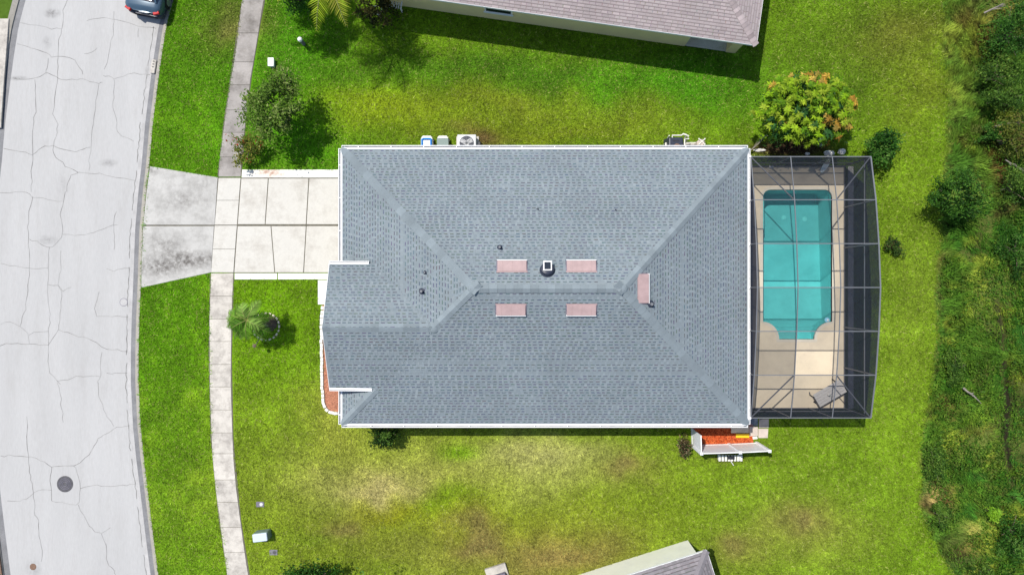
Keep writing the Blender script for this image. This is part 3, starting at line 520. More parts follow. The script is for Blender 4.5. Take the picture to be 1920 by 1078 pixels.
# house to the north and house to the south, turned to follow the bend
def hiphouse(name, label, corner, rot, Lx, Ly, pal, capm, wallm, sgn, walls, he=2.6, pitch=.42):
    """corner: world xy of the eave corner nearest the photo's centre line (east end); local x runs west, local y away from the camera"""
    r = thing(name, label, 'house', (corner[0], corner[1], 0), rot); E = Vector
    x0, x1 = -Lx, 0.0; y0, y1 = (0.0, Ly) if sgn > 0 else (-Ly, 0.0); h = Ly/2*pitch+he; ym = (y0+y1)/2
    a, b_, c, d = E((x0, y0, he)), E((x1, y0, he)), E((x1, y1, he)), E((x0, y1, he)); r0 = E((x0+Ly/2, ym, h)); r1 = E((x1-Ly/2, ym, h))
    _, f1 = slope(r, [a, b_, r1, r0], pal, False); _, f2 = slope(r, [b_, c, r1], pal, False); _, f3 = slope(r, [c, d, r0, r1], pal, False); _, f4 = slope(r, [d, a, r0], pal, False)
    n1, n2, n3, n4 = f1[3], f2[3], f3[3], f4[3]
    for A, B, p_, q_ in ((b_, r1, n1, n2), (c, r1, n2, n3), (a, r0, n1, n4), (d, r0, n3, n4), (r1, r0, n1, n3)): caps(r, A, B, p_, q_, capm, False, w=.17, step=.2)
    bb = MB(); bb.box(((x0+x1)/2, ym, he-.12), (Lx-.04, Ly-.04, .06)); bb.build('soffit', G['white'], r, False)
    for A, B in ((a, b_), (b_, c), (c, d), (d, a)):
        bb = MB(); bb.bar(A+E((0, 0, -.055)), B+E((0, 0, -.055)), .05, .13); bb.build('fascia', G['white'], r, False)
    return r
rn = math.radians(-8.1); c = P(1418, 85, 2.6)
nh = hiphouse('house', 'neighbouring house with pinkish shingle roof and cream walls at the top', c, rn, 19.0, 12.0, PINK, G['pcap'], G['stucco'], 1, None)
OV = .46
def wallbox(r, x0, x1, y0, y1, z0, z1, m, nm='wall'):
    b = MB(); b.box(((x0+x1)/2, (y0+y1)/2, (z0+z1)/2), (x1-x0, y1-y0, z1-z0)); return b.build(nm, m, r, False)
wallbox(nh, -18.6, -2.85, OV, .64+OV, 0, 2.5, G['stucco']); wallbox(nh, -.72, -.24, OV, .5+OV, 0, 2.5, G['stucco'], 'pillar'); wallbox(nh, -2.85, -.24, OV+.02, .45+OV, 2.3, 2.5, G['stucco'], 'beam')
wallbox(nh, -18.6, -2.85, .64+OV, 11.5, 0, 2.5, G['stucco']); wallbox(nh, -3.2, -.3, OV+.03, 6, .0, .06, G['drive'], 'lanai_floor'); wallbox(nh, -2.85, -.3, 6, 11.5, 0, 2.5, G['stucco'])
b = MB(); b.add([(-2.85, OV+.1, .06), (-.72, OV+.1, .06), (-.72, OV+.1, 2.3), (-2.85, OV+.1, 2.3)], [(0, 1, 2, 3)]); b.build('lanai_screen', G['scr_clear'], nh, False)
w = wallbox(nh, -13.15, -11.75, OV-.03, OV+.02, .95, 2.2, G['white'], 'window')
for zc in (1.27, 1.86): wallbox(w, -13.07, -11.83, OV-.045, OV-.031, zc-.24, zc+.24, G['glass'], 'pane')
wallbox(w, -13.2, -11.7, OV-.09, OV-.031, .88, .945, G['white'], 'sill')
for x in (-10.9, -8.0): wallbox(nh, x, x+.3, OV-.03, OV-.001, 2.0, 2.1, G['black'], 'soffit_vent')
rs = math.radians(17.6); c = P(1325, 1032, 2.6)
sh = hiphouse('house', 'neighbouring house with taupe roof and pale wall at the bottom edge', c, rs, 15.0, 11.0, TAUPE, mat('taupe_cap_shingles', (.20, .185, .195), .95, .12, 2, .25, 90, spec=.2), G['stucco2'], -1, None)
wallbox(sh, -14.6, -.36, -10.6, -.36, 0, 2.5, G['stucco2'])

# ------------------------------------------------------------------ pool, deck and screen enclosure
PX0, PX1, PYT, PYS, PYB, PA, PB = 12.85, 16.39, 5.0, -1.75, -2.65, 13.68, 15.48
def poolshape(o=0.0):
    pts = []; r = .38
    for cx, cy, a0 in ((PX1-r, PYT-r, 0), (PX0+r, PYT-r, 90)):
        for k in range(7): t = math.radians(a0+k*15); pts.append((cx+(r+o)*math.cos(t), cy+(r+o)*math.sin(t)))
    R = PYS-PYB
    for k in range(9): t = math.radians(90-k*11.25); pts.append((PX0+(PA-PX0-o)*math.cos(t), PYB+(R-o)*math.sin(t)) if k else (PX0-o, PYS-o*.0))
    pts[-1] = (PA-o, PYB-o); pts.append((PB+o, PYB-o))
    for k in range(1, 9): t = math.radians(180-k*11.25); pts.append((PX1+(PX1-PB-o)*math.cos(t), PYB+(R-o)*math.sin(t)) if k < 8 else (PX1+o, PYS))
    return pts
ps = poolshape(); po = poolshape(.14)
import bmesh
def ring(name, outer, inner, z, m, zlow=None, parent=None):
    bm = bmesh.new(); es = []
    for loop in (outer, inner):
        vs_ = [bm.verts.new((x, y, z)) for x, y in loop]
        es += [bm.edges.new((vs_[k], vs_[(k+1) % len(vs_)])) for k in range(len(vs_))]
    bmesh.ops.triangle_fill(bm, edges=es, use_beauty=True, normal=(0, 0, 1))
    if zlow is not None:
        g = bmesh.ops.extrude_edge_only(bm, edges=es); bmesh.ops.translate(bm, verts=[x for x in g['geom'] if isinstance(x, bmesh.types.BMVert)], vec=(0, 0, zlow-z))
    bmesh.ops.recalc_face_normals(bm, faces=bm.faces)
    me = bpy.data.meshes.new(name); bm.to_mesh(me); bm.free(); me.materials.append(m); o = link(name, me, parent); 
    if parent is not None: me.transform(Matrix.Translation(-root_loc(parent)))
    return o
dk = tag(ring('pool_deck', [(10.7, -6.23), (17.07, -6.23), (17.07, 6.23), (10.7, 6.23)], po, .05, G['deck'], -.25), kind='structure')
for x0, x1 in ((10.75, 12.68), (16.56, 17.05)):
    for y in (.9,): b = MB(); b.box(((x0+x1)/2, y, .0525), (x1-x0, .02, .005)); b.build('deck_joint', G['paver2'], dk)
pool = thing('swimming_pool', 'turquoise swimming pool with curved steps under the screen enclosure', 'pool', (14.6, 1.2, -1.6))
ring('coping', po, ps, .055, G['coping'], -.1, pool)
b = MB(); n = len(ps); zf = lambda y: -1.15-.45*max(0, min(1, (y+1)/5.5))
b.add([(x, y, .03) for x, y in ps]+[(x, y, zf(y)) for x, y in ps]+[(PX0+.1, -1.0, zf(-1)), (PX1-.1, -1.0, zf(-1))], [(k, (k+1) % n, n+(k+1) % n, n+k) for k in range(n)]); 
b.f = [tuple(q) for q in b.f]; b.build('basin_wall', G['plaster'], pool)
b = MB(); b.add([(x, y, zf(y)+.0) for x, y in ps], [tuple(range(n))]); fl = b.build('basin_floor', G['plaster'], pool)
bm = bmesh.new(); bm.from_mesh(fl.data); bmesh.ops.triangulate(bm, faces=bm.faces); bm.to_mesh(fl.data); bm.free()
b = MB(); b.add([(x, y, -.07) for x, y in ps], [tuple(range(n))]); b.build('water', G['water'], pool)
for k, (ya, zt) in enumerate(((-2.35, -.28), (-2.05, -.55), (-1.75, -.82))):
    b = MB(); yb = PYB+.005 if k == 0 else ya-.3; b.box(((PA+PB)/2, (ya+yb)/2, (zt-1.6)/2), ((PB-PA)-.01+k*.55, ya-yb, zt+1.6)); b.build('step', G['plaster'], pool)
b = MB(); b.prism([(PX0+.01, 4.7), (PX0+.2, 4.75), (PX0+.2, 3.1), (PX0+.12, 2.9), (PX0+.01, 2.8)], -1.6, -.35); b.build('ledge', G['pale'], pool)
for x, y in ((1470, 408), (1509, 411)): q = P(x, y, -1.5); b = MB(); b.lathe((q.x, q.y, zf(q.y)+.005), [(.13, 0), (.12, .03), (.03, .04)], 16); b.build('floor_drain', G['pale'], pool)
fl_ = thing('pool_floater', 'pale blue round floater at the pool corner by the steps', 'floater', (*P(1552, 600)[:2], -.07)); q = fl_.location
b = MB(); b.lathe(q, [(.02, -.03), (.12, -.02), (.14, .02), (.12, .05), (.05, .06)], 18); b.build('float_ring', mat('pale_blue_plastic', (.25, .55, .72), .4, .05, 3), fl_); b = MB(); b.lathe(q, [(.05, .05), (.05, .1), (.02, .11)], 14); b.build('cap', G['white'], fl_)

EN = thing('pool_enclosure', 'screened aluminium pool enclosure with domed roof behind the house', 'enclosure', (14.15, 0, .05))
YF = [6.19, 4.09, 2.03, 0.0, -2.03, -4.09, -6.17]; ZF = [2.65, 3.1, 3.36, 3.5, 3.36, 3.1, 2.65]; XF = [11.32, 13.2, 15.17, 17.0]; OX = 17.0
T = lambda xi, yi: Vector((XF[xi], YF[yi], ZF[yi]))
def beam(nm, a, c, w=.055, h=.09, m='alum'): b = MB(); b.bar(a, c, w, h); return b.build(nm, G[m], EN)
for yi in range(7):
    beam('rafter', T(0, yi), T(3, yi), .04, .045); beam('post', (OX, YF[yi], .05), T(3, yi), .06, .06, 'bronze')
    beam('riser_post', (XE+.1, YF[yi], HE-.08), T(0, yi), .05, .05, 'bronze')
    b = MB(); b.box((XE+.09, YF[yi], HE+.02), (.12, .09, .06)); b.build('gutter_bracket', G['white'], EN)
for xi in range(4):
    for yi in range(6): beam('purlin', T(xi, yi)+Vector((0, 0, .004)), T(xi, yi+1)+Vector((0, 0, .004)), .038 if xi < 3 else .06, .04, 'alum')
for a, c in ((T(0, 0), T(1, 1)), (T(3, 0), T(2, 1)), (T(0, 6), T(1, 5)), (T(3, 6), T(2, 5))): beam('brace', a-Vector((0, 0, .03)), c-Vector((0, 0, .03)), .05, .04, 'bronze')
for yi in (0, 6):
    for xi in (0, 1, 2): beam('post', (XF[xi], YF[yi], .05), T(xi, yi), .06, .06, 'bronze')
    beam('rail', (XF[0], YF[yi], .12), (OX, YF[yi], .12), .05, .09, 'bronze'); beam('rail', (XF[0], YF[yi], 1.0), (OX, YF[yi], 1.0), .045, .05, 'bronze')
beam('rail', (OX, YF[0], .10), (OX, YF[6], .10), .05, .09, 'bronze'); beam('rail', (OX, YF[0], 2.1), (OX, YF[6], 2.1), .06, .05, 'alum')
def panel(vs_, m): b = MB(); b.add(vs_, [tuple(range(len(vs_)))]); b.build('screen_panel', G[m], EN)
ROOF = [['scr_mid', 'scr_mid', 'scr_mid'], ['scr_mid', 'scr_mid', 'scr_mid'], ['scr_clear', 'scr_clear', 'scr_mid'], ['scr_mid', 'scr_mid', 'scr_mid'], ['scr_dull', 'scr_clear', 'scr_mid'], ['scr_mid', 'scr_mid', 'scr_mid']]
for yi in range(6):
    for xi in range(3): panel([T(xi, yi), T(xi, yi+1), T(xi+1, yi+1), T(xi+1, yi)], ROOF[yi][xi])
    panel([(XE+.12, YF[yi], HE), (XE+.12, YF[yi+1], HE), T(0, yi+1), T(0, yi)], 'scr_wall')
    panel([(OX, YF[yi], .06), (OX, YF[yi+1], .06), (OX, YF[yi+1], 2.1), (OX, YF[yi], 2.1)], 'scr_wall'); panel([(OX, YF[yi], 2.1), (OX, YF[yi+1], 2.1), T(3, yi+1), T(3, yi)], 'scr_wall')
for yi in (0, 6):
    for xi in range(3): panel([(XF[xi], YF[yi], .06), (XF[xi+1], YF[yi], .06), T(xi+1, yi), T(xi, yi)], 'scr_wall')
b = MB(); b.prism([(17.22, -6.2), (17.5, -6.2), (17.5, 6.2), (17.22, 6.2)], -.05, .025); tag(b.build('gravel_strip', G['gravel']), kind='structure')

# things on the deck
tp = P(1556, 737, .74); tang = math.atan2(30, 52)
tb = thing('patio_table', 'grey weathered plank table on the deck in the enclosure corner', 'table', (tp.x, tp.y, .05), tang); zt = .69
for k in range(5): b = MB(); b.box((0, -.29+k*.145, zt), (1.55, .135, .03)); b.build('plank', G['table'], tb, False, bevel=.006)
for sx in (-1, 1):
    b = MB(); pth = [(sx*(.62+.12*math.cos(t)), 0, 0) for t in (0,)]
    b.tube([(sx*.66, -.33, .02), (sx*.72, -.2, .06), (sx*.66, -.05, .35), (sx*.64, 0, zt-.03)], .03, 8); b.tube([(sx*.66, .33, .02), (sx*.72, .2, .06), (sx*.66, .05, .35), (sx*.64, 0, zt-.03)], .03, 8); b.bar((sx*.64, -.33, zt-.035), (sx*.64, .33, zt-.035), .06, .035); b.build('trestle', G['black'], tb, False)
b = MB(); b.bar((-.64, 0, .3), (.64, 0, .3), .04, .05); b.build('stretcher', G['table'], tb, False)
bt = thing('bottle', 'small pale bottle standing on the grey patio table', 'bottle', (*P(1553, 740, .78)[:2], .758)); b = MB(); b.lathe(bt.location, [(.05, 0), (.055, .02), (.055, .13), (.025, .18), (.022, .21)], 14); b.build('body', G['stone'], bt); b = MB(); b.lathe(bt.location, [(.028, .21), (.028, .24), (.02, .25)], 12); b.build('cap', G['sage'], bt)
sk = thing('skimmer_net', 'pale oval skimmer net propped inside the enclosure by the mango tree', 'net', (*P(1546, 318, .5)[:2], .05)); q = sk.location
b = MB(); b.tube([q+Vector((.13*math.cos(t)+.06*math.sin(t), .16+.27*math.sin(t), .55+.3*math.sin(t))) for t in np.linspace(0, 2*math.pi, 25)], .016, 6); b.build('frame', G['pale'], sk)
b = MB(); b.add([q+Vector((.13*math.cos(t)+.06*math.sin(t), .16+.27*math.sin(t), .55+.3*math.sin(t))) for t in np.linspace(0, 2*math.pi, 25)[:-1]], [tuple(range(24))]); b.build('net', screenmat('pale_net', .35, (.85, .87, .9)), sk)
b = MB(); b.tube([q+Vector((-.06, -.11, .25)), q+Vector((-.1, -.3, .0))], .014, 6); b.build('handle', G['alum'], sk)
bx = thing('white_box', 'small white box on the deck by the enclosure end wall', 'box', (*P(1444, 313.5)[:2], .05)); b = MB(); b.box(bx.location+Vector((0, 0, .06)), (.19, .1, .12)); b.build('body', G['white'], bx, bevel=.015); b = MB(); b.box(bx.location+Vector((0, 0, .13)), (.21, .115, .02)); b.build('lid', G['white'], bx, bevel=.006)

# ------------------------------------------------------------------ along the house walls
ac = thing('air_conditioner', 'pale square air conditioner with fan grille beside the house wall', 'air conditioner', (-2.27, 7.22, .0)); q = Vector(ac.location)
b = MB(); b.box(q+Vector((0, 0, .04)), (1.15, 1.0, .08)); b.build('base_pad', G['walk'], ac, bevel=.01); b = MB(); b.box(q+Vector((0, 0, .45)), (.94, .86, .74)); b.build('cabinet', G['acmetal'], ac, bevel=.03)
b = MB(); b.lathe(q+Vector((0, 0, .821)), [(.36, 0), (.36, .003), (.345, .004)], 28); gr = b.build('fan_opening', G['dark'], ac)
for k in range(3):
    t = k*2.094+.5; b = MB(); M_ = Matrix.Rotation(t, 3, 'Z') @ Matrix.Rotation(.25, 3, 'X'); b.box(q+Vector((math.cos(t)*.18, math.sin(t)*.18, .842)), (.28, .24, .012), M_, taper=.9); b.build('fan_blade', G['acmetal'], gr)
for k in range(6): b = MB(); r_ = .06+k*.055; b.tube([q+Vector((r_*math.cos(t), r_*math.sin(t), .872)) for t in np.linspace(0, 6.2832, 25)], .005, 5); b.build('grille_ring', G['alum'], gr)
for k in range(4): t = k*math.pi/4; d = Vector((math.cos(t)*.36, math.sin(t)*.36, 0)); b = MB(); b.tube([q-d+Vector((0, 0, .878)), q+d+Vector((0, 0, .878))], .006, 5); b.build('grille_bar', G['alum'], gr)
b = MB(); b.box(q+Vector((.62, -.05, .5)), (.12, .3, .4)); b.build('electric_box', G['black'], ac, bevel=.01)
def bin_(label, x, y, bodym, lidm, trim):
    p = P(x, y, 1.0); t = thing('wheeled_bin', label, 'bin', (p.x, p.y, 0), group='bins along the north wall'); q = Vector((p.x, p.y, 0))
    b = MB(); b.box(q+Vector((0, 0, .5)), (.46, .5, .9), taper=1.16); b.build('body', G[bodym], t, bevel=.03)
    b = MB(); b.box(q+Vector((0, -.06, .985)), (.58, .52, .06)); l = b.build('lid', G[lidm], t, bevel=.025)
    if trim:
        b = MB(); b.tube([q+Vector((-.2, .16, 1.04)), q+Vector((.2, .16, 1.04))], .055, 8); b.tube([q+Vector((-.22, .16, 1.04)), q+Vector((-.22, -.25, 1.04))], .05, 8); b.tube([q+Vector((.22, .16, 1.04)), q+Vector((.22, -.25, 1.04))], .05, 8); b.build('rim', G[trim], l)
    b = MB(); b.box(q+Vector((0, .27, .94)), (.42, .12, .05)); b.build('handle', G['white'], t, bevel=.015)
    for s_ in (-1, 1): b = MB(); b.tube([q+Vector((s_*.2, .25, .11)), q+Vector((s_*.27, .25, .11))], .11, 14); b.build('wheel', G['black'], t)
bin_('white wheeled bin with blue rim, left of the two bins', 800, 267, 'white', 'white', 'blue'); bin_('grey green lidded wheeled bin, next to the air conditioner', 830, 267, 'pvc', 'sage', None)
pe = thing('pool_equipment', 'dark pool heater with white pipes and valves by the house wall', 'pool equipment', (8.4, 7.24, 0)); q = Vector((8.4, 7.24, 0))
b = MB(); b.box(q+Vector((.62, -.12, .04)), (1.25, .6, .08)); b.build('equipment_pad', G['walk'], pe, bevel=.01)
b = MB(); b.box(q+Vector((-.18, -.02, .41)), (.92, .74, .82), taper=.78); ht = b.build('heater', G['dark'], pe, bevel=.06); b = MB(); b.box(q+Vector((-.18, .1, .825)), (.3, .06, .02)); b.build('exhaust_slot', G['black'], ht); b = MB(); b.lathe(q+Vector((-.14, -.2, .815)), [(.16, 0), (.16, .02), (.1, .03)], 16); b.build('dome_cap', G['rust'], ht)
def pipe(pts, r=.03): b = MB(); b.tube([q+Vector(x) for x in pts], r, 8); return b.build('pipe', G['pvc'], pe)
pipe([(-.62, -.3, .5), (-.62, .05, .5), (-.62, .06, .1)], .035); pipe([(-.36, .18, .75), (-.36, .38, .75), (.1, .38, .75), (.2, .46, .75), (.34, .42, .75), (.34, .3, .5)], .035); pipe([(.2, .44, .76), (.48, .36, .7)], .04); pipe([(.3, -.3, .6), (.3, .22, .6), (.52, .24, .6)], .035); pipe([(-.5, .38, .7), (-.5, .3, .2)], .03); pipe([(.5, .34, .5), (.5, .24, .1)], .03); pipe([(.3, .1, .35), (1.0, .1, .3)], .03)
b = MB(); b.tube([q+Vector((.55, -.12, .25)), q+Vector((.95, -.12, .25))], .13, 14); pm = b.build('pump', G['black'], pe); b = MB(); b.lathe(q+Vector((1.12, .0, .08)), [(.2, 0), (.22, .1), (.22, .55), (.12, .7)], 16); ft = b.build('filter_tank', G['paver'], pe)
for t in (.75, 2.4, 3.9, 5.5): b = MB(); b.tube([q+Vector((1.12, .06, .8)), q+Vector((1.12+.19*math.cos(t), .06+.19*math.sin(t), .8))], .024, 8); b.lathe(q+Vector((1.12+.2*math.cos(t), .06+.2*math.sin(t), .775)), [(.03, 0), (.04, .03), (.02, .055)], 8); b.build('valve_handle', G['pvc'], ft)

# front planting bed with edging stones
bd = [P(604, 572), P(640, 572), P(660, 700), P(640, 772), P(620, 770), P(608, 758), P(605.5, 640)]
b = MB(); b.prism([(v.x, v.y) for v in bd], -.03, .03); tag(b.build('front_mulch_bed', G['mulch2']), kind='structure')
ed = thing('bed_edging', 'curved row of whitewashed edging stones round the front mulch bed', 'edging', (*P(605, 690)[:2], 0))
path = [P(*v) for v in ((605, 574), (603.5, 610), (603.5, 650), (604, 690), (605, 730), (606.5, 752), (610, 764), (617, 771), (627, 774), (640, 774))]
seg = []; acc = 0
for a, c in zip(path[:-1], path[1:]):
    n = max(1, round((c-a).length/.19))
    for k in range(n): seg.append((a.lerp(c, (k+.5)/n), math.atan2(c.y-a.y, c.x-a.x)))
me = None
for p, t in seg:
    if me is None:
        b = MB(); b.box((0, 0, .05), (.175, .15, .13)); o = b.build('edging_stone', G['brick'], ed, False, bevel=.02); me = o.data
    else:
        o = link('edging_stone', me, ed); m_ = o.modifiers.new('bevel', 'BEVEL'); m_.width = .02; m_.segments = 2
    o.location = p-ed.location+Vector((random.uniform(-.012, .012), random.uniform(-.012, .012), random.uniform(-.01, .015))); o.rotation_euler = (random.uniform(-.05, .05), random.uniform(-.05, .05), t+random.uniform(-.08, .08))

# utility corner south of the house: mulch, pavers, vinyl fence
b = MB(); b.prism([P(1298, 780)[:2], P(1412, 780)[:2], P(1412, 831)[:2], P(1298, 833)[:2]], -.03, .035); tag(b.build('red_mulch_bed', G['mulch']), kind='structure')
vv = []; ff = []; cc = []
for k in range(1500):   # bark chips
    x, y = random.uniform(1300, 1411), random.uniform(796, 832); p = P(x, y, .04); t = random.uniform(0, 6.28); l, w = random.uniform(.03, .07), random.uniform(.01, .025); d = Vector((math.cos(t), math.sin(t), random.uniform(-.4, .4))); n_ = Vector((-d.y, d.x, random.uniform(-.3, .3)))
    i0 = len(vv); vv += [p-d*l-n_*w, p+d*l-n_*w, p+d*l+n_*w, p-d*l+n_*w]; ff.append((i0, i0+1, i0+2, i0+3)); c = random.choice([(.55, .10, .025), (.40, .06, .015), (.62, .16, .05), (.26, .04, .012)]); cc += [c]*4
tag(mesh_np('bark_chips', [tuple(x) for x in vv], ff, cc, G['dry']), kind='stuff', label='loose red bark chips covering the fenced corner bed', cat='bark chips')
def paver(poly, m, label, z=.06):
    q = [P(x, y) for x, y in poly]; c = sum(q, Vector())/len(q); b = MB(); b.prism([((v-c).x, (v-c).y) for v in q], 0, z); o = b.build('paver', G[m], None, bevel=.01); o.location = (c.x, c.y, .0); tag(o, label, 'paver', 'pavers at the house corner')
paver([(1370, 785), (1403, 785), (1403, 811), (1370, 811)], 'slabtan', 'tan concrete slab between red mulch and house corner', .09)
paver([(1404, 798.5), (1420.5, 798.5), (1420.5, 817), (1404, 817)], 'paver', 'pinkish square paver beside the yellow board')
paver([(1422.5, 785), (1441, 785), (1441, 801.5), (1422.5, 801.5)], 'paver2', 'grey square paver just below the enclosure wall', .05)
paver([(1421.5, 803), (1440, 803), (1439, 820.5), (1421.5, 820.5)], 'paver', 'pinkish square paver at the lawn side of the corner', .05)
paver([(1410, 818), (1419, 817.5), (1420, 822), (1411, 823)], 'brick', 'small pale brick next to the fence gap', .07)
paver([(1404, 784), (1420.5, 784), (1420.5, 797), (1404, 797)], 'slate', 'dark blue grey square mat between house and pavers', .045)
yb = thing('yellow_board', 'bright yellow board lying on red mulch by the slab', 'board', (*P(1391, 816)[:2], .05)); q = Vector(yb.location)
b = MB(); b.box(q+Vector((0, 0, .04)), (.68, .2, .07)); b.build('board', G['yellow'], yb, bevel=.015); b = MB(); b.bar(q+Vector((-.34, .1, .05)), q+Vector((.34, .1, .05)), .03, .1); b.build('rim', G['yellow'], yb, bevel=.008)
fe = thing('vinyl_fence', 'white vinyl fence screening the mulched corner below the house', 'fence', (*P(1345, 833)[:2], 0)); FH = 1.8
fp = [P(1296, 799), P(1297, 834), P(1366, 832), P(1418, 829.5)]
for k, p in enumerate(fp[1:]):
    b = MB(); b.box(p+Vector((0, 0, FH/2+.03)), (.127, .127, FH+.06)); po_ = b.build('post', G['vinyl'], fe, bevel=.006); b = MB(); b.box(p+Vector((0, 0, FH+.085)), (.16, .16, .05), taper=.6); b.build('post_cap', G['white'], po_, bevel=.01)
for a, c in zip(fp[:-1], fp[1:]):
    d = (c-a); L_ = d.length; d.normalize(); n = int(L_/.15); a1 = a+d*.07; L2 = L_-.14; n_ = Vector((-d.y, d.x, 0))
    for k in range(n):
        s0 = a1+d*(L2*(k+.5)/n); b = MB(); M_ = Matrix.Rotation(math.atan2(d.y, d.x), 3, 'Z'); b.box(s0+Vector((0, 0, FH/2)), (L2/n-.006, .022, FH-.18), M_); b.build('board', G['vinyl'], fe)
    for z in (.1, FH-.05): b = MB(); b.bar(a1+Vector((0, 0, z)), a1+d*L2+Vector((0, 0, z)), .05, .14); b.build('rail', G['white'], fe, bevel=.006)
cr = thing('white_crate', 'white slatted pump cover on the grass outside the vinyl fence', 'pump cover', (*P(1366, 856)[:2], 0)); q = Vector(cr.location)
for k in range(8): b = MB(); b.box(q+Vector((-.55+k*.157, .0, .3)), (.11, .3, .06)); b.build('slat', G['pvc'], cr, bevel=.01)
for s_ in (-1, 1): b = MB(); b.box(q+Vector((s_*.52, 0, .14)), (.08, .28, .27)); b.build('leg', G['white'], cr)
b = MB(); b.box(q+Vector((.0, .05, .38)), (.35, .16, .12)); b.build('motor', G['black'], cr, bevel=.02); b = MB(); b.tube([q+Vector((-.08, -.02, .42)), q+Vector((.16, -.36, .3))], .022, 8); b.build('pipe', G['pvc'], cr)

# ------------------------------------------------------------------ street and lawn fixtures
def disc(name, label, cat, x, y, r, prof, m, z=0.0, ins=None, group=None):
    p = P(x, y, z); t = thing(name, label, cat, (p.x, p.y, z), group=group); b = MB(); b.lathe((p.x, p.y, z), prof, 28); b.build('frame', G[m], t)
    if ins: b = MB(); b.lathe((p.x, p.y, z), ins[1], 28); c_ = b.build('cover', G[ins[0]], t); return t, c_
    return t, None
t, c_ = disc('manhole', 'round cast iron manhole in the concrete road', 'manhole', 122, 907, .4, [(.42, -.04), (.42, .006), (.36, .008)], 'iron', -.1, ('iron', [(.335, -.03), (.335, .012), (.02, .014)]))
for r_ in (.28, .2, .12): b = MB(); q = Vector(t.location); b.tube([q+Vector((r_*math.cos(a), r_*math.sin(a), .016)) for a in np.linspace(0, 6.2832, 29)], .014, 5); b.build('raised_ring', G['lid'], c_)
disc('valve_cover', 'grey round valve cover in the road opposite the lawn verge', 'valve cover', 232, 566.5, .2, [(.21, -.03), (.21, .004), (.19, .006)], 'lid', -.1, ('lip', [(.185, -.02), (.185, .008), (.02, .009)]))
disc('valve_cover', 'small rusty valve cover near the bottom of the road', 'valve cover', 62, 1062, .17, [(.17, -.03), (.17, .004), (.15, .006)], 'rust', -.1, ('rust', [(.145, -.02), (.145, .009), (.02, .01)]))
for x, y, lb in ((488, 945, 'grey meter lid in grass above the white utility box'), (513, 1035, 'dark meter lid in grass below the white utility box')):
    p = P(x, y); t = thing('meter_lid', lb, 'meter lid', (p.x, p.y, 0)); b = MB(); b.box((p.x, p.y, .01), (.42, .28, .05)); b.build('frame', G['lid'], t, bevel=.04); b = MB(); b.lathe((p.x+.06, p.y, .036), [(.09, 0), (.08, .008), (.02, .01)], 16); b.build('read_port', G['iron'] if y > 1000 else G['acmetal'], t)
p = P(489, 1006, .5); t = thing('utility_box', 'pale rounded utility box on the lawn beside the lower sidewalk', 'utility box', (p.x, p.y, 0), math.radians(7))
b = MB(); b.box((0, 0, .27), (.76, .44, .54)); b.build('cabinet', G['sage'], t, False, bevel=.07, seg=4); b = MB(); b.box((-.02, -.01, .56), (.74, .42, .09)); b.build('hood', mat('pale_blue_grey_paint', (.50, .57, .63), .4, .05, 2), t, False, bevel=.05, seg=4)
p = P(508, 117, .25); t = thing('utility_box', 'small white utility box near the upper sidewalk', 'utility box', (p.x, p.y, 0)); b = MB(); b.box(t.location+Vector((0, 0, .13)), (.27, .4, .26)); b.build('cabinet', G['white'], t, bevel=.05, seg=3); b = MB(); b.box(t.location+Vector((0, 0, .275)), (.3, .43, .04)); b.build('hood', G['white'], t, bevel=.015)
p = P(562, 74, .7); t = thing('marker_post', 'white topped marker post casting a shadow on the upper lawn', 'post', (p.x, p.y, 0)); q = Vector((p.x, p.y, 0)); b = MB(); b.tube([q, q+Vector((0, 0, .62))], .09, 14); b.build('shaft', G['lid'], t); b = MB(); b.lathe(q+Vector((0, 0, .62)), [(.12, 0), (.12, .08), (.09, .12), (.02, .13)], 18); b.build('cap', G['white'], t)  # shaft coloured dark grey to stand for its shaded side
p = P(288.5, 126, -.1); t = thing('drain_inlet', 'pale drain inlet cover with dark holes in the gutter', 'drain', (p.x, p.y, -.115), math.radians(-9)); b = MB(); b.box((0, 0, .05), (.24, .72, .1)); c_ = b.build('cover', G['walk'], t, False, bevel=.06, seg=3)
for yy_ in (.26, .12, -.02): b = MB(); b.box((.0, yy_, .1035), (.1, .07, .006)); b.build('hole', G['black'], c_, False)
p = P(933, 1071, .3); t = thing('utility_pad', 'pale concrete box with dark top on the lawn at the bottom', 'utility box', (p.x, p.y-.25, 0), rs); b = MB(); b.box((0, 0, .1), (1.1, .95, .2)); b.build('base_pad', G['walk'], t, False, bevel=.02); b = MB(); b.box((.08, -.18, .33), (.7, .55, .3)); b.build('cabinet', G['lid'], t, False, bevel=.03)
# car, tail towards the photo's centre
p = P(283, 38, -.1); car = thing('parked_car', 'blue grey sedan parked at the kerb, only its tail in view', 'car', (p.x, p.y+.12, -.1), math.radians(-11))
def loft(st, m, nm, parent=None, sm=True, bev=0):
    vs_ = []; fs = []; k = 16
    for (y, w, z0, z1, e) in st:
        for a in range(k):
            t = 2*math.pi*a/k; c, s_ = math.cos(t), math.sin(t); vs_.append((w*math.copysign(abs(c)**e, c), y, (z0+z1)/2+(z1-z0)/2*math.copysign(abs(s_)**e, s_)))
    for i in range(len(st)-1):
        for a in range(k): fs.append((i*k+a, i*k+(a+1) % k, (i+1)*k+(a+1) % k, (i+1)*k+a))
    fs += [tuple(range(k)), tuple(reversed(range((len(st)-1)*k, len(st)*k)))]
    b = MB(); b.add(vs_, [tuple(reversed(f)) for f in fs]); o = b.build(nm, m, parent or car, False, smooth=sm); return o
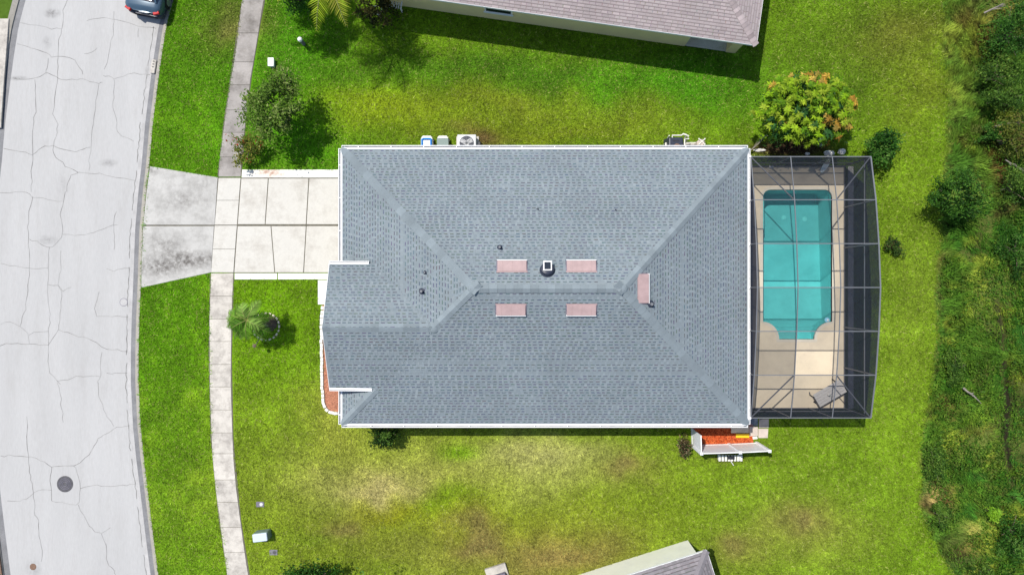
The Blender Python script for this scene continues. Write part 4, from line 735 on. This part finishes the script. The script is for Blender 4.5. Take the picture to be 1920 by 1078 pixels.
body = loft([(0, .72, .35, .78, .45), (.06, .86, .28, .95, .42), (.25, .91, .25, 1.02, .4), (.8, .93, .22, 1.0, .4), (2.2, .93, .2, .98, .4), (3.4, .92, .22, .95, .4), (4.2, .86, .25, .85, .42), (4.5, .66, .32, .7, .45)], G['car'], 'body')
loft([(.42, .72, .9, .98, .5), (.62, .70, .9, 1.12, .5), (1.1, .66, .9, 1.36, .5), (1.6, .64, .9, 1.45, .5), (2.3, .64, .9, 1.45, .5), (3.0, .68, .9, 1.15, .5), (3.3, .7, .85, .95, .5)], G['glass'], 'cabin_glass')
loft([(1.12, .58, 1.35, 1.39, .6), (1.5, .61, 1.38, 1.475, .6), (2.3, .6, 1.38, 1.475, .6), (2.6, .55, 1.3, 1.36, .6)], G['car'], 'roof')
b = MB(); b.bar((-.7, .45, 1.0), (-.63, 1.15, 1.36), .09, .05); b.build('pillar', G['car'], car, False); b = MB(); b.bar((.7, .45, 1.0), (.63, 1.15, 1.36), .09, .05); b.build('pillar', G['car'], car, False)
bp = loft([(-.09, .62, .28, .60, .5), (-.04, .85, .22, .64, .45), (.12, .92, .2, .62, .45)], G['dark'], 'bumper'); b = MB(); b.box((0, -.012, .70), (.42, .03, .13)); b.build('number_plate', G['plate'], car, False)
for s_ in (-1, 1):
    b = MB(); b.box((s_*.72, .02, .83), (.30, .14, .13), Matrix.Rotation(s_*.45, 3, 'Z')); b.build('tail_light', G['red'], car, False, bevel=.02)
    for y in (.85, 3.55):
        b = MB(); b.tube([(s_*.72, y, .33), (s_*.94, y, .33)], .33, 20); wh = b.build('wheel', G['tyre'], car, False, bevel=.03); b = MB(); b.tube([(s_*.93, y, .33), (s_*.955, y, .33)], .21, 14); b.build('rim', G['rim'], wh, False)
# neighbour's white slatted chair and plant stand by the cream wall
p = P(738, 8, .6); t = thing('garden_chair', 'white slatted chair against the cream wall at the top', 'chair', (p.x, p.y+.1, 0), rn)
for k in range(7): b = MB(); b.box((-.36+k*.12, 0, .42), (.07, .5, .025)); b.build('slat', G['white'], t, False)
for k in range(7): b = MB(); b.box((-.36+k*.12, .3, .72), (.07, .03, .6), Matrix.Rotation(-.25, 3, 'X')); b.build('back_slat', G['white'], t, False)
for sx in (-1, 1):
    for sy in (-1, 1): b = MB(); b.box((sx*.38, sy*.22, .2), (.06, .06, .4)); b.build('leg', G['white'], t, False)
    b = MB(); b.box((sx*.42, 0, .62), (.07, .52, .03)); b.build('armrest', G['white'], t, False)
p = P(706, 22, .3); t = thing('plant_stand', 'thin white wire stand in the shade near the slatted chair', 'stand', (p.x, p.y, 0)); q = Vector(t.location)
for a, c in (((-.3, .25), (-.25, -.15)), ((-.25, -.15), (.2, -.2)), ((.2, -.2), (.3, .2)), ((.3, .2), (-.3, .25))):
    b = MB(); b.tube([q+Vector((*a, .4)), q+Vector((*c, .4))], .022, 6); b.build('bar', G['white'], t); b = MB(); b.tube([q+Vector((*a, 0)), q+Vector((*a, .4))], .02, 6); b.build('leg', G['white'], t)

# ------------------------------------------------------------------ plants
def leaves(c, rad, n, size, cols, up=.5, fill=.35, seed=0, clump=0, asp=.45, zb=None, cr=.35):
    """leaf quads (kite shaped) through an ellipsoid, gathered in clumps towards its skin"""
    r = np.random.default_rng(seed); c = np.array(c, float); rad = np.array(rad, float)
    if clump:
        d = r.normal(size=(clump, 3)); d[:, 2] = np.abs(d[:, 2])*1.0-.25; d /= np.linalg.norm(d, axis=1)[:, None]; cc_ = d*(r.uniform(fill, 1, (clump, 1))**.5)*r.uniform(.6, 1.22, (clump, 1))
        ci = r.integers(0, clump, n); q = cc_[ci]+r.normal(size=(n, 3))*cr*r.uniform(.5, 1.1, (clump, 1))[ci]*np.array([.6, .6, .5]); tone = r.uniform(0, 1, clump)[ci]
    else:
        d = r.normal(size=(n, 3)); d /= np.linalg.norm(d, axis=1)[:, None]; q = d*(r.uniform(fill**3, 1, (n, 1))**(1/3)); tone = r.uniform(0, 1, n)
    an = np.arctan2(q[:, 1], q[:, 0]); f1, f2, f3 = r.uniform(0, 6.28, 3); q[:, :2] *= (1+.16*np.sin(2*an+f1)+.13*np.sin(3*an+f2)+.08*np.sin(5*an+f3))[:, None]
    p = c+q*rad
    if zb is not None: p[:, 2] = np.maximum(p[:, 2], zb+r.uniform(0, .15, n))
    return kites(p, r, n, size, cols, up, tone, asp)
def kites(p, r, n, size, cols, up, tone, asp):
    nr = r.normal(size=(n, 3)); nr[:, 2] = np.abs(nr[:, 2])+up*2; nr /= np.linalg.norm(nr, axis=1)[:, None]
    t = r.normal(size=(n, 3)); t -= nr*(t*nr).sum(1)[:, None]; t /= np.linalg.norm(t, axis=1)[:, None]; s_ = np.cross(nr, t)
    L_ = (size*r.uniform(.6, 1.3, n))[:, None]; w = L_*asp
    v = np.stack([p-t*L_*.5, p+s_*w*.5+t*L_*.05, p+t*L_*.5-nr*L_*.12, p-s_*w*.5+t*L_*.05], 1).reshape(-1, 3)
    cols = np.array(cols, float); k = np.clip((tone*.6+r.uniform(0, .4, n))*len(cols), 0, len(cols)-1).astype(int); col = lin(cols[k])*.85*r.uniform(.7, 1.25, (n, 1))
    return v, np.arange(4*n).reshape(-1, 4), np.repeat(col, 4, 0)
def join(parts):
    V = []; Fs = []; C = []; k = 0
    for v, f, c in parts: V.append(v); Fs.append(f+k); C.append(c); k += len(v)
    return np.concatenate(V), np.concatenate(Fs), np.concatenate(C)
def tree(name, label, cat, px, py, zc, rad, n, size, cols, seed, clump=40, trunk=True, group=None, base=None, up=.5, asp=.45, fill=.35, stems=5, cr=.35, zb=.1, barkm='bark'):
    c = P(px, py, zc); base = base or (c.x, c.y); t = thing(name, label, cat, (base[0], base[1], 0), group=group); r = random.Random(seed)
    mesh_np('crown', *leaves(c, rad, n, size, cols, up, fill, seed, clump, asp, zb, cr), G['leaf'], t)
    b = MB(); tr = min(rad[:2])*.05+.015; top = Vector((c.x, c.y, zc-rad[2]*.1))
    b.tube([(base[0], base[1], -.05), Vector((base[0], base[1], 0)).lerp(top, .5)+Vector((.03, .02, 0)), top], [tr*1.5, tr, tr*.6], 8)
    for k in range(stems):
        a = k*6.28/stems+r.uniform(-.4, .4); s0 = Vector((base[0], base[1], 0)).lerp(top, r.uniform(.3, .8)); e = c+Vector((math.cos(a)*rad[0]*.8, math.sin(a)*rad[1]*.8, rad[2]*r.uniform(-.1, .5))); b.tube([s0, s0.lerp(e, .5)+Vector((0, 0, .1)), e], [tr*.7, tr*.45, tr*.2], 6)
    b.build('trunk', G[barkm], t); return t
OL = [(40, 60, 22), (66, 94, 30), (86, 118, 38), (108, 140, 52), (142, 158, 88), (64, 98, 30)]
DG = [(26, 54, 18), (38, 76, 22), (54, 98, 30), (74, 120, 40), (104, 140, 62)]
MG = [(44, 74, 26), (66, 100, 34), (92, 128, 44), (118, 146, 60)]
WG = [(52, 66, 26), (74, 92, 32), (102, 118, 44), (128, 132, 58), (110, 92, 54)]
tree('magnolia_tree', 'olive leaved small tree between upper sidewalk and driveway', 'tree', 513, 202, 2.2, (1.36, 1.36, .95), 6000, .15, OL, 11, 60, base=None, cr=.27)
tree('croton_shrub', 'red and green croton shrub at the upper sidewalk by the driveway', 'shrub', 463, 279, .7, (.72, .78, .5), 1200, .13, [(70, 92, 30), (98, 112, 40), (140, 140, 60), (96, 124, 40), (120, 116, 50), (172, 66, 44)], 12, 22, cr=.4)
tree('round_shrub', 'dark green shrub beside the enclosure corner near the mango tree', 'shrub', 1651, 276, .9, (.84, .72, .75), 2400, .15, DG, 14, 34, cr=.38)
tree('bushy_tree', 'dark green bushy tree at the edge of the lawn and wild growth', 'tree', 1786, 368, 1.5, (1.2, 1.0, 1.1), 6500, .16, [(30, 58, 20), (44, 82, 26), (64, 108, 34), (90, 134, 46), (120, 144, 56)], 15, 46, cr=.36, asp=.3)
tree('low_bush', 'small round dark bush on the lawn by the enclosure', 'bush', 1672, 463, .35, (.5, .42, .32), 900, .12, [(28, 48, 22), (46, 74, 30), (70, 96, 40), (84, 74, 40)], 16, 14, cr=.4)
tree('wall_bush', 'dark bush poking out below the lower roof edge of the house', 'bush', 722, 812, .8, (.75, .55, .7), 1500, .13, [(24, 46, 16), (40, 70, 22), (66, 98, 34), (92, 124, 46)], 17, 22, cr=.4)
tree('corner_bush', 'dark leafy bush cut by the bottom edge near the utility box', 'bush', 590, 1092, 1.2, (1.5, .85, .9), 2200, .17, DG, 18, 30, cr=.36)
tree('tall_bush', 'leafy tree at the bottom edge casting shade on the lawn', 'tree', 670, 1150, 3.2, (1.2, 1.2, 1.2), 1800, .2, DG, 19, 26)
tree('dry_plant', 'brown and green plant beside the white vinyl fence', 'plant', 1284, 838, .45, (.33, .5, .4), 600, .14, [(50, 40, 30), (92, 74, 50), (120, 104, 74), (60, 84, 36), (150, 140, 110)], 20, 12, cr=.5)
tree('shade_bush', 'dark bush in the palm shade by the cream wall', 'bush', 706, 18, .9, (1.0, .8, .8), 1300, .16, [(34, 44, 20), (58, 64, 30), (84, 84, 40), (110, 96, 52)], 22, 18, cr=.45)
tree('shade_bush', 'low green bush under the palm at the top edge', 'bush', 560, -6, .8, (.9, .7, .7), 1300, .15, DG, 23, 18, cr=.45)
# mango: whorls of long leaves, lime with bronze new growth
mt = thing('mango_tree', 'mango tree with lime green and bronze whorls beside the pool enclosure', 'tree', (*P(1503, 236, 0)[:2], 0)); c = np.array(P(1508, 206, 2.1)); r = np.random.default_rng(31); parts = []; V = []; C = []; kk_ = 0
nw = 360; d = r.normal(size=(nw, 3)); d[:, 2] = np.abs(d[:, 2])*1.1-.15; d /= np.linalg.norm(d, axis=1)[:, None]; ctr = c+d*np.array([2.45, 1.75, 1.35])*(r.uniform(.55, 1.05, (nw, 1)))
br = fbm(ctr[:, 0]*40, ctr[:, 1]*40, 32, 40); dk_ = fbm(ctr[:, 0]*40, ctr[:, 1]*40, 24, 44)
for k in range(nw):
    edge = np.hypot(d[k, 0], d[k, 1]); q = ctr[k]; m = r.integers(8, 13)
    if br[k]+edge*.14-.03+(.08 if d[k, 0] > .3 else 0) > .76: base = np.array([(204, 164, 66), (190, 146, 58), (208, 178, 84)][r.integers(3)], float)
    elif dk_[k] > .66: base = np.array([(46, 92, 44), (64, 112, 54)][r.integers(2)], float)
    else: base = np.array([(138, 178, 28), (160, 194, 42), (106, 152, 30), (176, 200, 56)][r.integers(4)], float)
    base = base*r.uniform(.8, 1.08)
    for j in range(m):
        a = 6.283*j/m+r.uniform(-.25, .25); L_ = r.uniform(.16, .27); el = r.uniform(-.55, .3); dirv = np.array([math.cos(a)*math.cos(el), math.sin(a)*math.cos(el), math.sin(el)]); sd = np.array([-math.sin(a), math.cos(a), 0])
        w = L_*.16; V += [q, q+dirv*L_*.5+sd*w+np.array([0, 0, .02]), q+dirv*L_-np.array([0, 0, .05]), q+dirv*L_*.5-sd*w+np.array([0, 0, .02])]; C += [lin(np.clip(base*r.uniform(.85, 1.1), 0, 255))*.8]*4
V = np.array(V); C = np.array(C); Fq = np.arange(len(V)).reshape(-1, 4)
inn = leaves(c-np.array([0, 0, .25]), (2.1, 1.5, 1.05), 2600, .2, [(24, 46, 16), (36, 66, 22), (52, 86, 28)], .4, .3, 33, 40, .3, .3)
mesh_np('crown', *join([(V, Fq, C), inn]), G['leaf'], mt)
b = MB(); q = Vector(mt.location); b.tube([q-Vector((0, 0, .05)), q+Vector((.05, .1, .7)), q+Vector((.1, .2, 1.5))], [.13, .1, .07], 10)
for k in range(7): a = k*.9; e = Vector(c)+Vector((math.cos(a)*1.7, math.sin(a)*1.2, .2)); s0 = q+Vector((.05, .1, .7)); b.tube([s0, s0.lerp(e, .5)+Vector((0, 0, .15)), e], [.06, .04, .015], 6)
b.build('trunk', G['bark'], mt)
# feather palms
def palm(name, label, base, tops, L, nfr, seed, cols, cat='palm', droop=.55, dirs=None, lw=.035, ll=.42, trunkm='bark', tr=.09):
    t = thing(name, label, cat, (base[0], base[1], 0)); r = random.Random(seed); B = Vector((base[0], base[1], 0))
    for ti, top in enumerate(tops):
        top = Vector(top); b = MB(); b.tube([B-Vector((0, 0, .05)), B.lerp(top, .5)+Vector((0, 0, .1)), top], [tr*1.2, tr, tr*.8], 10); b.build('trunk', G[trunkm], t)
        nn = nfr if not dirs else len(dirs[ti])
        for k in range(nn):
            a = (k*6.283/nn+r.uniform(-.2, .2)) if not dirs else dirs[ti][k]+r.uniform(-.15, .15); ln = L*r.uniform(.8, 1.1); el = r.uniform(.25, .9); pts = []
            for s_ in range(9):
                u = s_/8; h = math.cos(el)*u*ln; z = math.sin(el)*u*ln-droop*ln*u*u*1.5; pts.append(top+Vector((math.cos(a)*h, math.sin(a)*h, z)))
            V = []; C = []; base_c = np.array(r.choice(cols), float)
            nl = 26
            for s_ in range(2, nl+1):
                u = s_/nl; i_ = min(7, int(u*8)); f = u*8-i_; q = pts[i_].lerp(pts[i_+1], f); dv = (pts[i_+1]-pts[i_]).normalized(); sd = dv.cross(Vector((0, 0, 1))).normalized(); l = ll*L*math.sin(math.pi*min(.97, .12+u*.82))*r.uniform(.8, 1.1)
                for sg in (-1, 1):
                    e = (sd*sg*.8+dv*.6+Vector((0, 0, -.35+r.uniform(-.15, .2)))).normalized()*l; w = dv*lw*L*.5; c_ = lin(np.clip(base_c*r.uniform(.7, 1.2), 0, 255))*.95
                    V += [q-w, q+w, q+e*.6+w*.8, q+e, q+e*.6-w*.6]; C += [c_]*5
            V = np.array([tuple(x) for x in V]); V = V.reshape(-1, 5, 3); Cq = np.array(C).reshape(-1, 5, 3)
            n_ = len(V); idx = np.arange(5*n_).reshape(-1, 5)
            fr = mesh_np('frond', V.reshape(-1, 3), idx, Cq.reshape(-1, 3), G['leaf'], t)
            b = MB(); b.tube(pts, [.022*L/1.5*(1-.7*i/8) for i in range(9)], 5); b.build('stalk', G['vstalk'], fr)
    return t
G['vstalk'] = mat('palm_stalk', (.22, .24, .06), .7, .15, 4)
YG = [(146, 176, 36), (166, 190, 48), (126, 160, 32), (174, 178, 62)]; PG = [(84, 128, 34), (102, 144, 44), (130, 164, 74), (74, 114, 30)]
palm('young_palm', 'young palm leaning over the lower sidewalk from a stone ring', P(503, 611)[:2], [P(463, 600, 2.2)], 1.3, 9, 41, PG, dirs=[[2.4, 2.6, 2.8, 2.95, 3.1, 3.25, 3.4, 3.55, 3.7, 3.85, 4.05, 4.3, 4.6, 1.1, 1.9, 5.2, .15, .4, 5.7, 6.0]], trunkm='palebark', tr=.035, ll=.36, lw=.04)
palm('feather_palm', 'tall feather palm with yellow green fronds hanging in at the top', P(634, -20)[:2], [P(616, -52, 5.0)], 2.75, 15, 42, YG, droop=.5, tr=.14, ll=.26, lw=.022, dirs=[[0, .45, .9, 1.35, 1.8, 2.3, 2.8, 3.2, 3.6, 4.36, 5.06, 5.75, 6.1]])
palm('feather_palm', 'second feather palm outside the top edge casting shade on the lawn', P(530, -60)[:2], [P(498, -92, 4.6)], 2.3, 14, 43, YG, ll=.26, droop=.5, tr=.14)
t = thing('bare_stem', 'thin pale bare stem leaning out of the stone ring', 'stem', (*P(500, 613)[:2], 0)); b = MB(); b.tube([P(500, 613), P(490, 630, .5), P(480, 645, .9)], [.03, .025, .02], 7); b.build('shaft', G['palebark'], t); b = MB(); b.lathe(P(478, 648, .9), [(.03, -.05), (.09, .02), (.1, .08), (.04, .12)], 9); b.build('stub', G['bark'], t)
# stone ring of the young palm
rg = thing('stone_ring', 'ring of pale edging stones round the young palm', 'edging', (*P(499, 612)[:2], 0)); me = None
for k in range(20):
    a = k*6.283/20; o_ = Vector((.69*math.cos(a), .69*math.sin(a), .0))
    if me is None: b = MB(); b.box((0, 0, .04), (.075, .14, .09)); o = b.build('edging_stone', G['slabtan'], rg, False); me = o.data
    else: o = link('edging_stone', me, rg)
    o.location = o_; o.rotation_euler = (0, random.uniform(-.1, .1), a+random.uniform(-.12, .12)); o.scale = (1, random.uniform(.7, 1.05), random.uniform(.8, 1.1))
q = P(505, 607); b = MB(); b.lathe((q.x, q.y, -.01), [(.42, 0), (.4, .03), (.3, .05), (.02, .06)], 24); o = b.build('soil_bed', G['dirt'], rg)
# stones and ornament by the mango tree
def rock(label, x, y, s_, seed):
    r = random.Random(seed); p = P(x, y); bm = bmesh.new(); bmesh.ops.create_icosphere(bm, subdivisions=2, radius=1)
    for v in bm.verts: v.co = Vector((v.co.x*s_[0], v.co.y*s_[1], max(-.3, v.co.z)*s_[2]))*(1+r.uniform(-.16, .16))
    me = bpy.data.meshes.new('rock'); bm.to_mesh(me); bm.free(); me.materials.append(G['stone']); o = link('rock', me); o.location = (p.x, p.y, s_[2]*.25); tag(o, label, 'rock', 'rocks along the enclosure wall')
rock('grey white rock against the enclosure wall below the mango tree', 1553, 288, (.28, .17, .14), 1); rock('pale round rock on the grass right of the other rocks', 1577, 285, (.21, .17, .15), 2); rock('long pale rock at the enclosure corner by the house', 1424, 282.5, (.3, .09, .1), 3); rock('small pale rock under the middle of the mango tree', 1513, 289, (.13, .09, .09), 4)
t = thing('garden_lantern', 'white and black garden lantern at the mango tree edge', 'lantern', (*P(1542, 266, .3)[:2], 0)); q = Vector(t.location)
b = MB(); b.lathe(q, [(.2, 0), (.19, .05), (.1, .07)], 14); b.build('foot', G['stone'], t); b = MB(); b.lathe(q+Vector((0, 0, .07)), [(.13, 0), (.13, .22), (.11, .24)], 12); b.build('chamber', G['black'], t); b = MB(); b.lathe(q+Vector((0, 0, .31)), [(.22, 0), (.16, .05), (.06, .1), (.02, .14)], 8); b.build('cap', G['stone'], t)
for k in range(3): b = MB(); b.bar(q+Vector((-.16, -.14+k*.12, .33+.02*k)), q+Vector((.16, -.14+k*.12, .33+.02*k)), .04, .05); b.build('slat', G['white'], t)

# ------------------------------------------------------------------ grass blades and the wild edge
EXC = [walkpoly(-100, 1200), [(281, 313), (409, 333), (409, 318), (660, 318), (660, 524), (596, 524), (596, 575), (640, 575), (640, 524), (440, 524), (396, 512), (266, 539)], [(603, 568), (660, 568), (660, 774), (610, 770)], [(1292, 795), (1425, 780), (1443, 783), (1441, 822), (1415, 832), (1292, 836)], [(1405, 300), (1600, 300), (1600, 770), (1405, 770)], [(665, 310), (1375, 310), (1375, 770), (665, 770)]]
def blades(n, x0, x1, y0, y1, ln, wd, colf, keep, lean, seed, zc=None, tone=.3, tuft=1.0, gs=2.6):
    r = np.random.default_rng(seed); x = r.uniform(x0, x1, n); y = r.uniform(y0, y1, n); m = keep(x, y, r); x = x[m]; y = y[m]; n = len(x)
    X = (x-960)/sc; Y = (539-y)/sc; col = colf(x, y, r)*r.uniform(1-tone, 1+tone, (n, 1)); L_ = ln(x, y, r); a = r.uniform(0, 6.283, n); le = lean(x, y, r); dx, dy = np.cos(a), np.sin(a)
    if zc is not None: a2, k = zc(x, y, r); dx = dx*(1-k)+np.cos(a2)*k; dy = dy*(1-k)+np.sin(a2)*k; q = np.hypot(dx, dy)+1e-6; dx /= q; dy /= q
    tn = 1+tuft*(vnoise(x, y, gs, 33)+vnoise(x, y, gs*2.3, 35)-1.0); col = col*np.clip(tn, .25, 1.9)[:, None]; L_ = L_*np.clip(tn, .6, 1.4)
    w = wd*r.uniform(.6, 1.3, n); z0 = np.zeros(n); h = L_*np.cos(le); o = L_*np.sin(le)
    B = np.stack([X, Y, z0], 1); S_ = np.stack([-dy*w, dx*w, z0], 1); Tp = B+np.stack([dx*o, dy*o, h], 1)
    V = np.stack([B-S_, B+S_, Tp], 1).reshape(-1, 3); return V, np.arange(3*n).reshape(-1, 3), np.repeat(col, 3, 0)
def keeplawn(x, y, r):
    m = (x > ix(KB, y)-.8) & (x < ix(EDGE, y)+12)
    for p in EXC: m &= ~inside(x, y, p)
    return m
g = blades(800000, 255, 1800, -60, 1140, lambda x, y, r: r.uniform(.06, .14, len(x))*(.8+.5*fbm(x, y, 40, 60)), .017, lambda x, y, r: np.where(r.random((len(x), 1)) < .09, lin(np.array([184., 188., 104.]))*.6, lawncol(x, y)*1.3), keeplawn, lambda x, y, r: r.uniform(.75, 1.42, len(x)), 51, tone=.4, tuft=.95)
tag(mesh_np('lawn_grass', *g, G['blade']), 'short mown grass blades covering the lawn', 'grass', kind='stuff')
def wildcol(x, y, r):
    n1 = fbm(x, y, 70, 70); n2 = fbm(x, y, 45, 74); n3 = fbm(x, y, 90, 78); c = np.tile(np.array([70., 104., 30.]), (len(x), 1))
    def mi(w, col):
        nonlocal c
        w = np.clip(w, 0, 1)[:, None]; c = c*(1-w)+np.array(col, float)*w
    mi((n1-.54)*7, (120, 134, 46)); mi((n2-.50)*8, (56, 98, 28)); mi((n3-.64)*8, (104, 84, 50)); mi(np.clip((x-1850)/60, 0, 1)*np.clip((y-380)/60, 0, 1)*(n1 < .55)*.8, (62, 110, 42)); mi(blob(x, y, 1795, 120, 50, 190)*.5, (128, 138, 52)); mi(blob(x, y, 1870, 315, 22, 45)*.9, (112, 74, 46)); mi(blob(x, y, 1870, 50, 30, 60)*.7, (86, 66, 40))
    mi(blob(x, y, 1745, 930, 10, 22)*.9, (176, 158, 100)); mi(blob(x, y, 1815, 985, 26, 12)*.8, (164, 154, 84)); mi(blob(x, y, 1795, 1030, 30, 30)*.7, (84, 66, 46)); mi(blob(x, y, 1840, 780, 34, 34)*.6, (130, 146, 44))
    return lin(np.clip(c, 3, 250))*1.2
def keepwild(x, y, r):
    e = ix(EDGE, y); m = (x > e+r.normal(0, 5, len(x)))
    dd = np.abs(x-ix(DITCH, y)); m &= ~((dd < 2+5*vnoise(x, y, 30, 3)) & (y > 520) & (vnoise(x*0, y, 55, 6) > .42) & (r.random(len(x)) < .85)); m &= (fbm(x, y, 34, 90) > .3) | (r.random(len(x)) < .25)
    return m
g1 = blades(270000, 1690, 2060, -60, 1140, lambda x, y, r: r.uniform(.15, .42, len(x))*(.35+1.1*fbm(x, y, 60, 80))*np.clip((x-ix(EDGE, y))/25+.35, .3, 1), .027, wildcol, keepwild, lambda x, y, r: r.uniform(.6, 1.4, len(x)), 52, zc=lambda x, y, r: (fbm(x, y, 110, 85)*14, .65), tone=.5, tuft=1.3, gs=4.0)
r = np.random.default_rng(77); n = 75000; x = r.uniform(1715, 2040, n); y = r.uniform(-40, 1120, n); m = (x > ix(EDGE, y)+r.normal(2, 4, n)) & (fbm(x, y, 46, 95)+.12*(y > 480)+r.normal(0, .05, n)-.5*np.clip((1838-x)/20, 0, 1)*(y < 330) > .48) & ~((np.abs(x-ix(DITCH, y)) < 6) & (y > 520) & (vnoise(x*0, y, 55, 6) > .42)); x = x[m]; y = y[m]; n = len(x)
pp = np.stack([(x-960)/sc, (539-y)/sc, r.uniform(.05, .42, n)*(.3+1.3*fbm(x, y, 24, 95))], 1)
vk, fk, ck = kites(pp, r, n, .12, [(56, 92, 24), (74, 112, 30), (94, 128, 36), (120, 144, 50)], .5, vnoise(x, y, 9, 61), .45); ck = ck*np.repeat(np.clip(.55+.9*fbm(x, y, 28, 66), .4, 1.4), 4)[:, None]
tag(mesh_np('wild_grass', *g1, G['blade']), 'tall rough grass growing wild along the right edge', 'grass', kind='stuff'); tag(mesh_np('ground_cover', vk, fk, ck, G['leaf']), 'broad leaved weeds among the wild grass', 'weeds', kind='stuff')
# shrubs and deadwood one can tell apart in the wild strip
for k, (x, y, z, rx, ry, rz, cols, lb) in enumerate([
    (1872, 140, 1.0, 1.0, .8, .8, MG, 'feathery green shrub in the wild strip level with the mango tree'), (1876, 184, 1.1, 1.0, .6, .8, MG, 'lighter shrub just below the feathery one in the wild strip'), (1898, 60, 1.4, 1.0, 1.6, 1.1, DG, 'dark tree at the upper right corner'), (1900, 262, 1.0, 1.1, 1.0, .8, WG, 'olive shrub by the pale fallen branches on the right edge'),
    (1905, 350, 1.1, 1.0, .9, .9, MG, 'green shrub on the right edge level with the bushy tree'), (1868, 250, .7, .7, .5, .5, DG, 'low dark shrub left of the fallen branches'), (1752, 870, .45, .55, 1.0, .4, MG, 'low hedge like bush bulging over the lawn edge at the lower right'), (1762, 965, .4, .5, .7, .35, MG, 'second low bush on the lawn edge near the bare sandy spot'),
    (1862, 962, .6, .3, .3, .35, [(130, 176, 40), (150, 196, 60), (104, 156, 40)], 'small bright lime plant in the lower wild strip'), (1845, 1075, .5, .6, .4, .4, MG, 'small leafy bush at the bottom edge of the wild strip'), (1900, 1000, .7, .8, 1.2, .5, DG, 'dark green thicket at the lower right corner'), (1790, 690, .35, .6, .8, .3, MG, 'low leafy bush at the lawn edge level with the table'), (1905, 470, .5, .8, 1.1, .4, DG, 'spreading dark shrub on the right edge level with the pool')]):
    tree('wild_shrub', lb, 'shrub', x, y, z, (rx, ry, rz), int(900+1500*rx*ry), .14, cols, 100+k, int(14+12*rx*ry), cr=.42, asp=.3, zb=.08, stems=4)
def branch(label, pts, r0, seed):
    r = random.Random(seed); q = [P(x, y, z) for x, y, z in pts]; c = q[0]; t = thing('dead_branch', label, 'branch', (c.x, c.y, 0), group='dead wood in the wild strip'); b = MB(); b.tube(q, [r0*(1-.6*i/(len(q)-1)) for i in range(len(q))], 7); b.build('limb', G['palebark'], t)
    for k in range(5):
        i = r.randrange(len(q)-1); s0 = q[i].lerp(q[i+1], r.random()); a = r.uniform(0, 6.28); dv = (q[-1]-q[0]).normalized(); e = s0+dv*r.uniform(.15, .5)+Vector((math.cos(a)*.16, math.sin(a)*.16, r.uniform(-.1, .15))); b = MB(); b.tube([s0, s0.lerp(e, .6)+Vector((0, 0, .05)), e], [r0*.5, r0*.35, r0*.15], 5); b.build('twig', G['palebark'], t)
branch('long pale dead branch near the right edge below the mango tree level', [(1862, 238, .9), (1890, 232, 1.2), (1925, 228, 1.3)], .04, 1); branch('grey weathered stump wood in the wild strip level with the table', [(1806, 727, .35), (1815, 735, .45), (1830, 745, .3)], .055, 2); branch('bleached branch lying in the upper right thicket', [(1845, 25, 1.0), (1868, 14, 1.3), (1885, 12, 1.3)], .05, 3); branch('thin pale branch at the right edge above the wild grass', [(1885, 300, 1.2), (1905, 312, 1.2), (1925, 330, 1.0)], .03, 4); branch('forked bleached branch under the mango tree by the house corner', [(1408, 282, .3), (1424, 268, .5), (1434, 255, .6)], .035, 6)
